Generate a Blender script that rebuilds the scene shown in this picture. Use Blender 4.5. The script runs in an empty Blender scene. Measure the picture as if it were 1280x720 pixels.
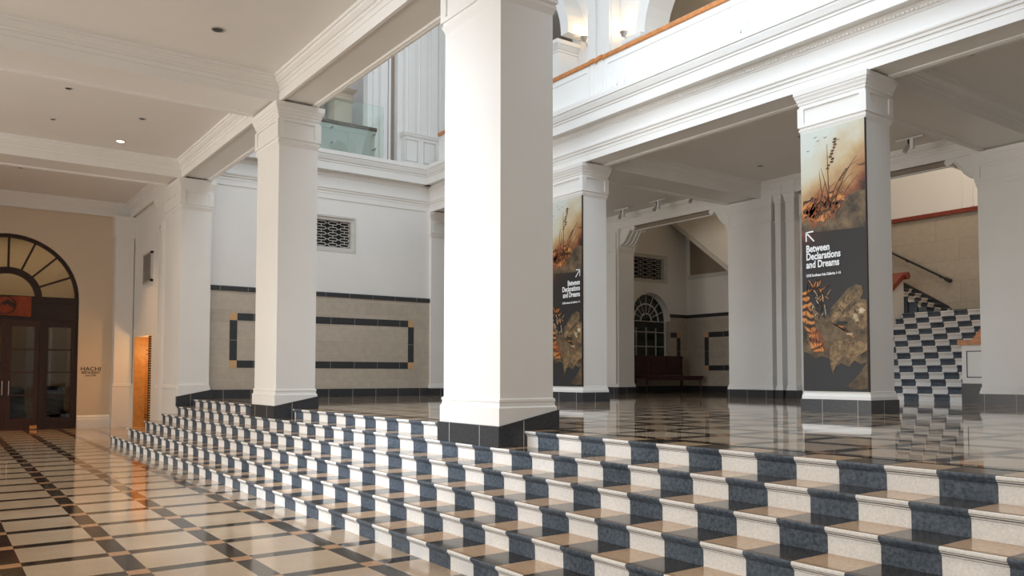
import bpy, math, random
from mathutils import Vector, Matrix
random.seed(4)
C = bpy.context.scene.collection
PI = math.pi
# ------------------------------------------------------------------ materials
def new_mat(name):
    m = bpy.data.materials.new(name); m.use_nodes = True
    nt = m.node_tree; b = nt.nodes['Principled BSDF']
    return m, nt, b
def N(nt, t, **kw):
    n = nt.nodes.new(t)
    for k, v in kw.items(): setattr(n, k, v)
    return n
def ramp(nt, fac, stops):
    r = N(nt, 'ShaderNodeValToRGB'); e = r.color_ramp.elements
    while len(e) < len(stops): e.new(.5)
    for i, (p, c) in enumerate(stops):
        e[i].position = p; e[i].color = (*c, 1)
    nt.links.new(fac, r.inputs[0]); return r.outputs[0]
def noise(nt, vec, scale, detail=3, rough=.5):
    n = N(nt, 'ShaderNodeTexNoise'); n.inputs['Scale'].default_value = scale
    n.inputs['Detail'].default_value = detail; n.inputs['Roughness'].default_value = rough
    if vec is not None: nt.links.new(vec, n.inputs['Vector'])
    return n.outputs['Fac']
def objco(nt): return N(nt, 'ShaderNodeTexCoord').outputs['Object']
def bump(nt, b, h, strength=.2, dist=.01):
    n = N(nt, 'ShaderNodeBump'); n.inputs['Strength'].default_value = strength
    n.inputs['Distance'].default_value = dist
    nt.links.new(h, n.inputs['Height']); nt.links.new(n.outputs[0], b.inputs['Normal'])
def mth(nt, op, a, b=None, c=None):
    n = N(nt, 'ShaderNodeMath', operation=op)
    for i, v in enumerate((a, b, c)):
        if v is None: continue
        if isinstance(v, (int, float)): n.inputs[i].default_value = v
        else: nt.links.new(v, n.inputs[i])
    return n.outputs[0]
def mixc(nt, f, a, b):
    n = N(nt, 'ShaderNodeMix', data_type='RGBA')
    for i, v in ((0, f), (6, a), (7, b)):
        if isinstance(v, (int, float)): n.inputs[i].default_value = v
        elif isinstance(v, tuple): n.inputs[i].default_value = (*v, 1)
        else: nt.links.new(v, n.inputs[i])
    return n.outputs[2]
def simple(name, col, rough=.5, metal=0., var=.04, scale=3, bmp=0, bscale=60):
    m, nt, b = new_mat(name); co = objco(nt)
    lo = tuple(max(0, c*(1-var)) for c in col); hi = tuple(min(1, c*(1+var)) for c in col)
    nt.links.new(ramp(nt, noise(nt, co, scale), [(.3, lo), (.7, hi)]), b.inputs['Base Color'])
    b.inputs['Roughness'].default_value = rough; b.inputs['Metallic'].default_value = metal
    if bmp: bump(nt, b, noise(nt, co, bscale, 4), bmp, .005)
    return m
def emit(name, col, s):
    m, nt, b = new_mat(name); b.inputs['Base Color'].default_value = (*col, 1)
    b.inputs['Emission Color'].default_value = (*col, 1); b.inputs['Emission Strength'].default_value = s
    return m
M = {}
M['paint'] = simple('white wall paint', (.83, .81, .775), .42, var=.015, scale=1.2, bmp=.05, bscale=14)
M['ceil'] = simple('ceiling paint', (.81, .785, .74), .6, var=.015, scale=1)
M['granite_black'] = simple('dark granite tile', (.038, .041, .046), .32, var=.35, scale=40)
M['joint'] = simple('pale mortar', (.55, .52, .47), .8)
M['gold'] = simple('tan terrazzo corner', (.62, .38, .19), .5, var=.1, scale=30)
M['wood'] = simple('orange varnished wood', (.52, .20, .06), .3, var=.2, scale=9)
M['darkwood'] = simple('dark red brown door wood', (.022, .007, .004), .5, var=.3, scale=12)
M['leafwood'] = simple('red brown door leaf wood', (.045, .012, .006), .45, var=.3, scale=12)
M['redwood'] = simple('red stained rail wood', (.22, .035, .015), .3, var=.2, scale=9)
M['brownrail'] = simple('brown rail wood', (.16, .085, .045), .4, var=.2, scale=9)
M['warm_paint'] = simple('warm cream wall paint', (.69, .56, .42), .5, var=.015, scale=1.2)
M['groove'] = simple('dull bronze anti slip inlay', (.10, .07, .045), .6)
M['benchwood'] = simple('dark mahogany', (.055, .012, .007), .35, var=.3, scale=8)
M['panelwood'] = simple('honey coloured wood panelling', (.62, .30, .085), .4, var=.12, scale=8)
M['metal'] = simple('brushed metal', (.6, .6, .6), .3, 1.)
M['blackmetal'] = simple('black metal', (.02, .02, .02), .4)
M['whiteplastic'] = simple('white plastic', (.82, .82, .82), .35)
M['black'] = simple('black void', (.006, .006, .007), .6)
M['redcloth'] = simple('rust red cloth', (.27, .055, .02), .8, var=.12, scale=10)
M['ink'] = simple('dark ink', (.03, .015, .01), .6)
M['white'] = simple('white print', (.85, .85, .85), .6)
M['beige'] = simple('beige paint', (.62, .52, .40), .6, var=.03)
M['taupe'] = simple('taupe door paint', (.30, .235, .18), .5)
M['frame'] = simple('grey window frame paint', (.62, .60, .56), .5)
M['lampglow'] = emit('warm lamp glow', (1, .72, .38), 12)
M['lampglow2'] = emit('down light glow', (1, .8, .5), 10)

# rough riser stone (unpolished)
def riser(name, a, b_, sc):
    m, nt, b = new_mat(name); co = objco(nt)
    n1 = noise(nt, co, sc, 5, .7); n2 = noise(nt, co, 2.3, 2)
    mx = mth(nt, 'ADD', mth(nt, 'MULTIPLY', n1, .75), mth(nt, 'MULTIPLY', n2, .25))
    nt.links.new(ramp(nt, mx, [(.36, a), (.64, b_)]), b.inputs['Base Color'])
    b.inputs['Roughness'].default_value = .62; bump(nt, b, n1, .35, .004); return m
M['riser_white'] = riser('white pitted terrazzo riser', (.70, .695, .675), (.90, .89, .87), 55)
M['riser_black'] = riser('pitted black riser with painted blue sheen', (.020, .032, .047), (.125, .155, .195), 38)  # blue in the black stone stands in for the window's reflection
def polished(name, a, b_, sc, rough=.13):
    m, nt, b = new_mat(name); co = objco(nt)
    nt.links.new(ramp(nt, noise(nt, co, sc, 4, .6), [(.35, a), (.65, b_)]), b.inputs['Base Color'])
    b.inputs['Roughness'].default_value = rough; b.inputs['Specular IOR Level'].default_value = .6
    return m
M['tread_beige'] = polished('polished beige tread', (.52, .34, .20), (.60, .42, .27), 30)
M['tread_black'] = polished('polished black tread', (.018, .016, .015), (.05, .043, .038), 40)

def grid_floor(name, px, py, wx, wy, ox, oy, rough, wav):
    """beige slabs, black strips both ways, tan squares where they cross; ox/oy = start of a strip"""
    m, nt, b = new_mat(name); co = objco(nt)
    s = N(nt, 'ShaderNodeSeparateXYZ'); nt.links.new(co, s.inputs[0])
    def cell(v, p, w, o):
        f = mth(nt, 'MULTIPLY', mth(nt, 'FRACT', mth(nt, 'DIVIDE', mth(nt, 'SUBTRACT', v, o), p)), p)
        return f, mth(nt, 'LESS_THAN', f, w)
    fx, sx = cell(s.outputs[0], px, wx, ox); fy, sy = cell(s.outputs[1], py, wy, oy)
    either = mth(nt, 'MAXIMUM', sx, sy); both = mth(nt, 'MULTIPLY', sx, sy)
    n1 = noise(nt, co, 35, 4, .65); n2 = noise(nt, co, 1.1, 3, .5)
    mx = mth(nt, 'ADD', mth(nt, 'MULTIPLY', n1, .4), mth(nt, 'MULTIPLY', n2, .6))
    slab = ramp(nt, mx, [(.35, (.46, .335, .225)), (.65, (.60, .465, .335))])
    blk = ramp(nt, n1, [(.35, (.015, .012, .010)), (.65, (.045, .036, .028))])
    tan = ramp(nt, n1, [(.35, (.44, .23, .11)), (.65, (.56, .32, .17))])
    c = mixc(nt, both, mixc(nt, either, slab, blk), tan)
    nt.links.new(c, b.inputs['Base Color'])
    b.inputs['Roughness'].default_value = rough; b.inputs['Specular IOR Level'].default_value = .8
    n3 = noise(nt, co, 1.6, 2, .5)
    bump(nt, b, n3, wav, .02)
    return m
M['lobby_floor'] = grid_floor('polished lobby paving', .825, .82, .165, .165, 1.312, 7.83, .09, .03)
M['hall_floor'] = grid_floor('polished upper hall paving', .82, .82, .165, .165, 5.47, 2.8, .045, .10)

def stone_wall(name, a, b_, bw, bh, axis, jc, ang=0):
    m, nt, b = new_mat(name); co = objco(nt)
    s = N(nt, 'ShaderNodeSeparateXYZ'); nt.links.new(co, s.inputs[0])
    cb = N(nt, 'ShaderNodeCombineXYZ'); nt.links.new(s.outputs[axis], cb.inputs[0]); nt.links.new(s.outputs[2], cb.inputs[1])
    t = N(nt, 'ShaderNodeTexBrick'); nt.links.new(cb.outputs[0], t.inputs['Vector'])
    t.inputs['Scale'].default_value = 1; t.inputs['Brick Width'].default_value = bw; t.inputs['Row Height'].default_value = bh
    t.inputs['Mortar Size'].default_value = .004; t.inputs['Mortar Smooth'].default_value = .3
    t.inputs['Color1'].default_value = (*a, 1); t.inputs['Color2'].default_value = (*b_, 1); t.inputs['Mortar'].default_value = (*jc, 1)
    n = noise(nt, co, 6, 5, .6)
    c = mixc(nt, .25, t.outputs['Color'], ramp(nt, n, [(.3, tuple(x*.7 for x in a)), (.7, tuple(min(1, x*1.15) for x in b_))]))
    nt.links.new(c, b.inputs['Base Color']); b.inputs['Roughness'].default_value = .45
    return m
M['stoneX'] = stone_wall('beige stone facing', (.46, .395, .32), (.54, .47, .385), 1.39, .36, 0, (.62, .57, .5))
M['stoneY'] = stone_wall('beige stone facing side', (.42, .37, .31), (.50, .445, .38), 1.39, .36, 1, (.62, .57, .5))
M['blockY'] = stone_wall('stair hall stone blocks', (.42, .35, .27), (.48, .41, .32), 1.35, .62, 1, (.22, .18, .13))

def glass(name, col, rough=.02, trans=.9):
    m = bpy.data.materials.new(name); m.use_nodes = True; nt = m.node_tree
    nt.nodes.clear(); o = N(nt, 'ShaderNodeOutputMaterial')
    t = N(nt, 'ShaderNodeBsdfTransparent'); t.inputs[0].default_value = (*col, 1)
    g = N(nt, 'ShaderNodeBsdfGlossy'); g.inputs['Roughness'].default_value = rough
    f = N(nt, 'ShaderNodeFresnel'); f.inputs[0].default_value = 1.5
    mx = N(nt, 'ShaderNodeMixShader'); nt.links.new(f.outputs[0], mx.inputs[0])
    nt.links.new(t.outputs[0], mx.inputs[1]); nt.links.new(g.outputs[0], mx.inputs[2])
    nt.links.new(mx.outputs[0], o.inputs[0]); return m
M['greenglass'] = glass('pale green safety glass', (.92, .97, .95))
M['doorglass'] = glass('door glass', (.42, .40, .35))
M['darkglass'] = simple('dark green window glass', (.012, .022, .016), .12)

# ------------------------------------------------------------------ mesh building
class MB:
    def __init__(s): s.v = []; s.f = []; s.m = []; s.mats = []
    def mi(s, mat):
        if mat not in s.mats: s.mats.append(mat)
        return s.mats.index(mat)
    def add(s, verts, faces, mat):
        o = len(s.v); s.v += [tuple(map(float, v)) for v in verts]; k = s.mi(mat)
        for f in faces: s.f.append(tuple(i+o for i in f)); s.m.append(k)
        return s
    def box(s, x0, x1, y0, y1, z0, z1, mat):
        if x0 > x1: x0, x1 = x1, x0
        if y0 > y1: y0, y1 = y1, y0
        if z0 > z1: z0, z1 = z1, z0
        v = [(x0,y0,z0),(x1,y0,z0),(x1,y1,z0),(x0,y1,z0),(x0,y0,z1),(x1,y0,z1),(x1,y1,z1),(x0,y1,z1)]
        return s.add(v, [(0,3,2,1),(4,5,6,7),(0,1,5,4),(1,2,6,5),(2,3,7,6),(3,0,4,7)], mat)
    def prism(s, poly, axis, a0, a1, mat):
        """poly = list of 2-tuples in the plane normal to axis. axis x:(y,z) y:(x,z) z:(x,y)"""
        def P(p, a): return {'x': (a, p[0], p[1]), 'y': (p[0], a, p[1]), 'z': (p[0], p[1], a)}[axis]
        n = len(poly); v = [P(p, a0) for p in poly]+[P(p, a1) for p in poly]
        fs = [(i, (i+1) % n, n+(i+1) % n, n+i) for i in range(n)]
        fs += [tuple(range(n-1, -1, -1)), tuple(range(n, 2*n))]
        return s.add(v, fs, mat)
    def rings(s, x0, x1, y0, y1, prof, mat):
        """stack of rectangles grown by an offset: prof = [(z, off)...]"""
        v = []
        for z, o in prof:
            v += [(x0-o,y0-o,z),(x1+o,y0-o,z),(x1+o,y1+o,z),(x0-o,y1+o,z)]
        fs = []
        for k in range(len(prof)-1):
            for i in range(4):
                a = 4*k+i; b = 4*k+(i+1) % 4; fs.append((a, b, b+4, a+4))
        fs.append((3,2,1,0)); n = 4*(len(prof)-1); fs.append((n,n+1,n+2,n+3))
        return s.add(v, fs, mat)
    def tube(s, p0, p1, r0, r1, mat, n=12):
        p0 = Vector(p0); p1 = Vector(p1); d = (p1-p0).normalized()
        a = d.orthogonal().normalized(); b = d.cross(a); v = []
        for p, r in ((p0, r0), (p1, r1)):
            for i in range(n):
                t = 2*PI*i/n; v.append(p+a*r*math.cos(t)+b*r*math.sin(t))
        fs = [(i, (i+1) % n, n+(i+1) % n, n+i) for i in range(n)]+[tuple(range(n-1, -1, -1)), tuple(range(n, 2*n))]
        return s.add(v, fs, mat)
    def disc_ring(s, c, r0, r1, z0, z1, mat, n=24):
        v = []
        for r, z in ((r0, z0), (r1, z0), (r1, z1), (r0, z1)):
            for i in range(n):
                t = 2*PI*i/n; v.append((c[0]+r*math.cos(t), c[1]+r*math.sin(t), z))
        fs = []
        for k in range(4):
            for i in range(n):
                a = k*n+i; b = k*n+(i+1) % n; c_ = ((k+1) % 4)*n
                fs.append((a, b, c_+(i+1) % n, c_+i))
        return s.add(v, fs, mat)
    def build(s, name, parent=None, smooth=False):
        me = bpy.data.meshes.new(name)
        o = bpy.data.objects.new(name, me); C.objects.link(o)
        off = Vector((0, 0, 0))
        if parent is not None:
            o.parent = parent; p = parent
            while p is not None: off += p.location; p = p.parent
        me.from_pydata([tuple(Vector(v)-off) for v in s.v], [], s.f)
        for mt in s.mats: me.materials.append(mt)
        me.polygons.foreach_set('material_index', s.m)
        if smooth: me.polygons.foreach_set('use_smooth', [True]*len(me.polygons))
        me.validate(); me.update()
        import bmesh
        bm = bmesh.new(); bm.from_mesh(me); bmesh.ops.recalc_face_normals(bm, faces=bm.faces); bm.to_mesh(me); bm.free()
        return o
def struct(mb, name, label=None):
    o = mb.build(name); o['kind'] = 'structure'
    if label: o['label'] = label
    return o
def thing(name, label, cat, loc, group=None):
    o = bpy.data.objects.new(name, None); C.objects.link(o); o.location = loc; o.empty_display_size = .2
    o['label'] = label; o['category'] = cat
    if group: o['group'] = group
    return o
def tag(o, label, cat, group=None):
    o['label'] = label; o['category'] = cat
    if group: o['group'] = group
    return o
def mesh_thing(mb, name, label, cat, loc, group=None):
    """a thing that is one mesh with its origin at its base"""
    o = mb.build(name)
    l = Vector(loc); o.location = l
    for v in o.data.vertices: v.co -= l
    return tag(o, label, cat, group)
def text_mesh(name, s, size, origin, right, up, mat, parent, align='LEFT', xs=1., bold=0., label=None):
    cu = bpy.data.curves.new(name, 'FONT'); cu.body = s; cu.size = size; cu.align_x = align
    cu.extrude = .001; cu.offset = bold; cu.resolution_u = 4
    t = bpy.data.objects.new('tmp', cu); C.objects.link(t)
    bpy.context.view_layer.update()
    me = bpy.data.meshes.new_from_object(t.evaluated_get(bpy.context.evaluated_depsgraph_get()))
    bpy.data.objects.remove(t)
    R = Vector(right); U = Vector(up); Nn = R.cross(U); O = Vector(origin)
    off = Vector((0, 0, 0)); p = parent
    while p is not None: off += p.location; p = p.parent
    for v in me.vertices:
        v.co = O+R*v.co.x*xs+U*v.co.y+Nn*v.co.z-off
    me.materials.clear(); me.materials.append(mat); me.name = name
    o = bpy.data.objects.new(name, me); C.objects.link(o); o.parent = parent
    if label: o['label'] = label
    return o

# ------------------------------------------------------------------ layout numbers (metres)
X1, W, DEP = 4.845, .707, 1.144
Y1, DY = 6.98, 6.777
Y0, Y2, Y3 = Y1-DY, Y1+DY, Y1+2*DY
X2, X3, Y5 = 11.80, 18.14, 26.96
ZS, ZC, ZP = 6.36, 6.78, .99
SB, ST, SR = 3.44, .3382, .165
YW = Y3+.10                      # plane of the court's end wall
P = M['paint']

# ------------------------------------------------------------------ floors and steps
struct(MB().box(-9, SB+.1, -5, Y5+4.5, -.1, 0, M['lobby_floor']).box(SB+.1, 7.2, Y3+.1, Y5+4.5, -.1, 0, M['lobby_floor']), 'floor', 'polished beige lobby paving with black strips and tan squares')
struct(MB().box(SB+5*ST+.34, 27, -5, 31, ZP-.1, ZP, M['hall_floor']), 'floor', 'polished brown paving of the raised hall')

st = thing('staircase', 'wide flight of six low steps striped black and white, in front of the columns', 'stairs', (SB, 8, 0))
yend = [21.05, 20.9, 20.66, 20.47, 20.47, 20.47]
per = .345; ph = 3.12-per/2
for k in range(6):
    x0 = SB+k*ST; z = SR*(k+1); zb = SR*k
    mb = MB()
    pts = [(x0+ST+.04, z), (x0+.008, z), (x0+.002, z-.004), (x0, z-.013), (x0+.003, z-.023), (x0+.010, z-.028),
           (x0+.012, z-.034), (x0+.022, z-.042), (x0+.030, z-.053), (x0+.034, z-.056), (x0+.036, zb)]
    n = int((-4-ph)//per); y = ph+n*per
    while y < yend[k]:
        ya, yb = y, min(y+per, yend[k]); black = (n % 2 == 0)
        g = .0015
        for i in range(len(pts)-1):
            mat = M['tread_black' if black else 'tread_beige'] if i == 0 else M['riser_black' if black else 'riser_white']
            a, c = pts[i], pts[i+1]
            mb.add([(a[0], ya+g, a[1]), (a[0], yb-g, a[1]), (c[0], yb-g, c[1]), (c[0], ya+g, c[1])], [(0, 1, 2, 3)], mat)
        y += per; n += 1
    # body behind the tiles (joints show as it) and the end return
    ins = [(p[0]+.0015, p[1]-.0015) for p in pts[1:-1]]+[(pts[-1][0]+.0015, zb)]
    body = [(pts[0][0]-.0015, z-.0015)]+ins+[(pts[0][0]-.0015, zb)]
    mb.prism(body, 'y', -4, yend[k], M['riser_black'])
    for gx in (.022, .032, .042):          # anti-slip grooves along the nosing
        mb.box(x0+gx, x0+gx+.0022, -4, yend[k]-.05, z-.001, z+.0005, M['groove'])
    mb.build('step', st)

# ------------------------------------------------------------------ columns
def capital(mb, x0, x1, y0, y1, zn=5.60, zt=ZS, panels=True):
    mb.rings(x0, x1, y0, y1, [(zn, .001), (zn+.03, .012), (zn+.07, .03), (zn+.09, .034), (zn+.10, .022), (zn+.13, .022), (zn+.50, .022),
                              (zn+.51, .035), (zn+.55, .04), (zn+.56, .05), (zn+.60, .06), (zn+.63, .075), (zn+.66, .08), (zn+.67, .09), (zt-.004, .098)], P)
    if panels:
        a, b = zn+.13, zn+.46; t = .022; s = .075
        for X, dx in ((x0-.022, -t), (x1+.022, t)):
            ya_, yb_ = y0-.022-t, y1+.022+t
            mb.box(X, X+dx, ya_, yb_, a, a+.045, P); mb.box(X, X+dx, ya_, yb_, b-.03, b, P)
            mb.box(X, X+dx, ya_, y0+s, a+.045, b-.03, P); mb.box(X, X+dx, y1-s, yb_, a+.045, b-.03, P)
        for Y, dy in ((y0-.022, -t), (y1+.022, t)):
            xa_, xb_ = x0-.022, x1+.022
            mb.box(xa_, xb_, Y, Y+dy, a, a+.045, P); mb.box(xa_, xb_, Y, Y+dy, b-.03, b, P)
            mb.box(xa_, x0+s, Y, Y+dy, a+.045, b-.03, P); mb.box(x1-s, xb_, Y, Y+dy, a+.045, b-.03, P)
    return mb
def joints(mb, x0, x1, y0, y1, z0, z1, step=.62):
    """thin pale mortar joints on a dark base course"""
    e = .0012
    y = y0+.22
    while y < y1: mb.box(x0-e, x1+e, y, y+.006, z0, z1, M['joint']); y += step
    x = x0+.36
    while x < x1-.05: mb.box(x, x+.006, y0-e, y1+e, z0, z1, M['joint']); x += step
def column_front(y0, label):
    """column of the first row, standing on the steps: raked dark base"""
    t = thing('column', label, 'column', (X1+W/2, y0+DEP/2, SR*5), 'columns standing on the steps')
    x0, x1, y1 = X1, X1+W, y0+DEP
    MB().rings(x0, x1, y0, y1, [(1.33, 0), (5.60, 0)], P).build('shaft', t)
    e = .05
    k6 = SB+5*ST
    zt0, zt1 = 1.045, 1.205
    b = MB().prism([(x0-e, SR*5), (k6+.036, SR*5), (k6+.036, ZP), (x1+e, ZP), (x1+e, zt1), (x0-e, zt0)], 'y', y0-e, y1+e, M['granite_black'])
    for yy in (y0+.31, y0+.93): b.box(x0-e-.0015, x0-e+.01, yy, yy+.007, SR*5, zt0-.002, M['joint'])
    b.box(x0+.27, x0+.277, y0-e-.0015, y0-e+.01, SR*5, 1.10, M['joint'])
    b.build('base_course', t)
    o1 = .032
    v = []
    for z_, o in ((None, o1), (1.235, o1), (1.25, .016), (1.29, .013), (1.30, .02), (1.325, .018), (1.335, .0)):
        for (cx, cy) in ((x0-o, y0-o), (x1+o, y0-o), (x1+o, y1+o), (x0-o, y1+o)):
            zz = z_ if z_ else (zt0 + (cx-(x0-e))/(W+2*e)*(zt1-zt0))
            v.append((cx, cy, zz))
    fs = [(4*k+i, 4*k+(i+1) % 4, 4*k+4+(i+1) % 4, 4*k+4+i) for k in range(6) for i in range(4)]
    fs += [(3, 2, 1, 0), (24, 25, 26, 27)]
    MB().add(v, fs, P).build('plinth', t)
    capital(MB(), x0, x1, y0, y1).build('capital', t)
    return t
column_front(Y1, 'large white square column in the foreground standing on the striped steps')
column_front(Y2, 'white square column on the steps between the foreground column and the lobby corner')

def column_hall(x0, x1, y0, y1, label, zn=5.60, group=None, zt=ZS, plinthz=1.20, step=.62):
    t = thing('column', label, 'column', ((x0+x1)/2, (y0+y1)/2, ZP), group)
    MB().rings(x0, x1, y0, y1, [(1.34, 0), (zn, 0)], P).build('shaft', t)
    b = MB().rings(x0, x1, y0, y1, [(ZP, .05), (plinthz, .05)], M['granite_black']); joints(b, x0-.05, x1+.05, y0-.05, y1+.05, ZP, plinthz, step)
    b.build('base_course', t)
    MB().rings(x0, x1, y0, y1, [(plinthz, .035), (plinthz+.05, .033), (plinthz+.09, .018), (1.33, .012), (1.34, 0)], P).build('plinth', t)
    capital(MB(), x0, x1, y0, y1, zn, zt).build('capital', t)
    return t
column_hall(X2, X2+W, Y1, Y1+DEP, 'white square column carrying the banner with a left pointing arrow')
column_hall(X2, X2+W, Y2, Y2+DEP, 'white square column carrying the banner seen half hidden by the foreground column')
column_hall(X2, X2+W, Y3, Y3+DEP, 'white engaged column at the right end of the panelled court wall')
column_hall(X2, X2+W, Y0, Y0+DEP, 'white column of the court row standing outside the right edge of view')

# lobby corner pier (third of the first row)
t = thing('column', 'broad white pier with rounded flank at the far left end of the steps', 'column', (X1+W/2, Y3+.8, 0))
MB().rings(X1, X1+W, Y3, Y3+1.62, [(0, 0), (5.60, 0)], P).build('shaft', t)
e = .05
b = MB().prism([(X1-e, SR*5), (X1+W+e+.03, SR*5), (X1+W+e+.03, 1.22), (X1-e, 1.06)], 'y', Y3-e, Y3+.04, M['granite_black'])
b.box(X1+.27, X1+.277, Y3-e-.0015, Y3-e+.01, .83, 1.12, M['joint']).build('base_course', t)
MB().rings(X1, X1+W, Y3+.045, Y3+1.6, [(1.22, .025), (1.24, .032), (1.28, .032), (1.30, .015), (1.32, .02), (1.34, .0)], P).rings(X1, X1+W, Y3+.045, Y3+1.6, [(0, .03), (1.22, .022)], P).build('plinth', t)
MB().prism([(X1-.03, 1.065), (X1+W+.03, 1.215), (X1+W+.03, 1.24), (X1+W, 1.34), (X1, 1.34), (X1-.03, 1.24)], 'y', Y3-.03, Y3+.05, P).build('plinth', t)
capital(MB(), X1, X1+W, Y3, Y3+1.62).build('capital', t)
# rounded flank
fl = MB(); cy, rr = Y3+2.25, .62
pts = [(X1+.70, cy-rr)]+[(X1+.50-math.cos(a)*.45*1.05, cy-math.sin(a)*rr*-1) for a in [(-PI/2)+PI*i/18 for i in range(19)]]+[(X1+.70, cy+rr)]
fl.prism(pts, 'z', 0, 5.65, P); o = fl.build('rounded_flank', t)
MB().rings(X1+.08, X1+.7, cy-rr, cy+rr, [(5.60, .0), (5.68, .03), (5.70, .02), (6.10, .02), (6.16, .06), (6.25, .1), (ZS-.004, .12)], P).build('capital', t)
MB().rings(X1+.09, X1+.7, cy-rr, cy+rr, [(0, .03), (1.24, .03), (1.30, .01), (1.33, .01), (1.34, -.02)], P).build('plinth', t)

# ------------------------------------------------------------------ beams / ceilings
def beamprof_steps(x, sgn, z0=ZS, z1=ZC):
    """outline of the crown steps from soffit edge to ceiling, growing to sgn"""
    h = z1-z0
    return [(x, z0), (x, z0+.16), (x+sgn*.012, z0+.165), (x+sgn*.012, z0+.24), (x+sgn*.03, z0+.25), (x+sgn*.035, z0+.285), (x+sgn*.06, z0+.295),
            (x+sgn*.10, z0+.34), (x+sgn*.105, z0+.375), (x+sgn*.13, z0+.38), (x+sgn*.14, z1)]
def beam(axis, a0, a1, c0, c1, z0=ZS, z1=ZC, left=True, right=True):
    """beam running along axis, spanning c0..c1 across, recessed soffit"""
    mb = MB()
    L = beamprof_steps(c0, -1 if left else 0, z0, z1); R = beamprof_steps(c1, 1 if right else 0, z0, z1)
    poly = L[::-1]+[(c0+.05, z0), (c0+.055, z0+.035), (c1-.10, z0+.035), (c1-.085, z0+.012), (c1-.05, z0+.006), (c1-.04, z0)]+R
    poly = [p for i, p in enumerate(poly) if i == 0 or p != poly[i-1]]
    mb.prism(poly, axis, a0, a1, P); return mb
struct(beam('y', -5, Y5, X1-.02, X1+W-.03, right=False), 'trim_1', 'long moulded beam over the first row of columns')
for i, y in enumerate((Y0, Y1, Y2, Y3)):
    struct(beam('x', -9, X1+.1, y, y+DEP), 'trim_%d' % (2+i), 'moulded beam crossing the lobby ceiling')
struct(beam('x', -9, X1+.1, Y5-.10, Y5+.3), 'trim_6', 'cornice over the restaurant doorway wall')
struct(MB().box(-9, X1+W, -5, Y5+.4, ZC, ZC+.15, M['ceil']), 'ceiling', 'flat white lobby ceiling')
# upper edge of the lobby storey towards the court
struct(MB().box(X1+.55, X1+W-.03, -5, YW, ZC, 8.5, P), 'wall_lobby_upper', 'white parapet above the first row of columns')
# hall ceiling and beams
struct(MB().box(X2+.05, 19.0, -5, 24, ZC, ZC+.15, M['ceil']), 'ceiling', 'flat white ceiling of the raised hall')
for i, y in enumerate((Y0, Y1, Y2, Y3)):
    struct(beam('x', X2+.3, X3+.1, y+.02, y+DEP-.02), 'trim_%d' % (7+i), 'moulded beam crossing the hall ceiling')
struct(beam('y', -5, Y3+1, X3, X3+.62), 'trim_11', 'moulded lintel beam over the openings at the back of the hall')

# entablature + balcony front, profile as offset into the court (o) and height
ENT = [(0, ZS), (.02, ZS), (.02, 6.50), (.028, 6.505), (.028, 6.57), (.05, 6.58), (.055, 6.62), (.075, 6.64), (.08, 6.67), (.04, 6.675), (.035, 6.96),
       (.05, 6.965), (.055, 6.99), (.075, 7.0), (.085, 7.04), (.06, 7.05), (.06, 7.10), (.25, 7.10), (.25, 7.30), (.265, 7.315), (.265, 7.35), (.285, 7.37), (.30, 7.42), (.315, 7.47),
       (.315, 7.50), (.335, 7.51), (.335, 7.62), (0, 7.64)]
struct(MB().prism([(X2-o, z) for o, z in ENT]+[(X2+.30, 7.64), (X2+.30, ZS+.03), (X2+.05, ZS+.03), (X2+.045, ZS)], 'y', -5, YW-.02, P), 'trim_12', 'white entablature and cornice along the balcony edge')
struct(MB().prism([(X2+.30, ZS+.03), (X2+.55, ZS+.03), (X2+.56, ZS+.012), (X2+.60, ZS+.006), (X2+.61, ZS), (X2+W-.02, ZS), (X2+W-.02, ZC), (X2+.30, ZC)], 'y', -5, YW-.02, P), 'trim_13', 'beam behind the court front over the second row')
struct(MB().prism([(YW-o, z) for o, z in ENT]+[(YW+.3, 7.64), (YW+.3, ZS)], 'x', X1+W-.05, X2, P), 'trim_14', 'white entablature and cornice over the panelled court wall')
# dentil-like egg pattern bead under the cornice soffit
bd = MB()
y = 2.
while y < YW-.1:
    bd.box(X2-.098, X2-.08, y, y+.035, 7.0, 7.035, P); y += .07
struct(bd, 'trim_15', 'bead row under the balcony cornice')
bd = MB()
y = 2.
while y < YW-.1:
    if not any(c-.05 < y < c+DEP+.05 for c in (Y1, Y2, Y3)):
        bd.box(X2+W-.13, X2+W-.10, y, y+.05, ZS+.006, ZS+.034, P)
    y += .1
struct(bd, 'trim_16', 'bead row on the inner soffit edge of the second row beam')

# parapet of the balcony with panels, and wooden rail
pb = MB().box(X2, X2+.16, -5, 15.9, 7.64, 8.49, P).box(X2, X2+.16, 16.75, YW-.5, 7.64, 8.49, P)
for (ya, yb) in ((-3, 2.2), (2.75, 13.0), (13.5, 15.85), (16.8, 19.9)):
    z0, z1, tt = 7.76, 8.36, .012
    pb.box(X2-tt, X2, ya, yb, z1, 8.49, P); pb.box(X2-tt, X2, ya, yb, 7.64, z0, P)
    pb.box(X2-tt, X2, ya, ya+.1, z0, z1, P); pb.box(X2-tt, X2, yb-.1, yb, z0, z1, P)
pb.box(X2-.03, X2+.2, 13.06, 13.2, 7.64, 8.49, P).box(X2-.03, X2+.2, 13.32, 13.46, 7.64, 8.49, P)
pb.box(X2, X2+.16, 15.9, 16.75, 7.64, 8.49, P)
struct(pb, 'wall_balcony', 'white panelled parapet of the upper balcony')
rl = MB()
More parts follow.
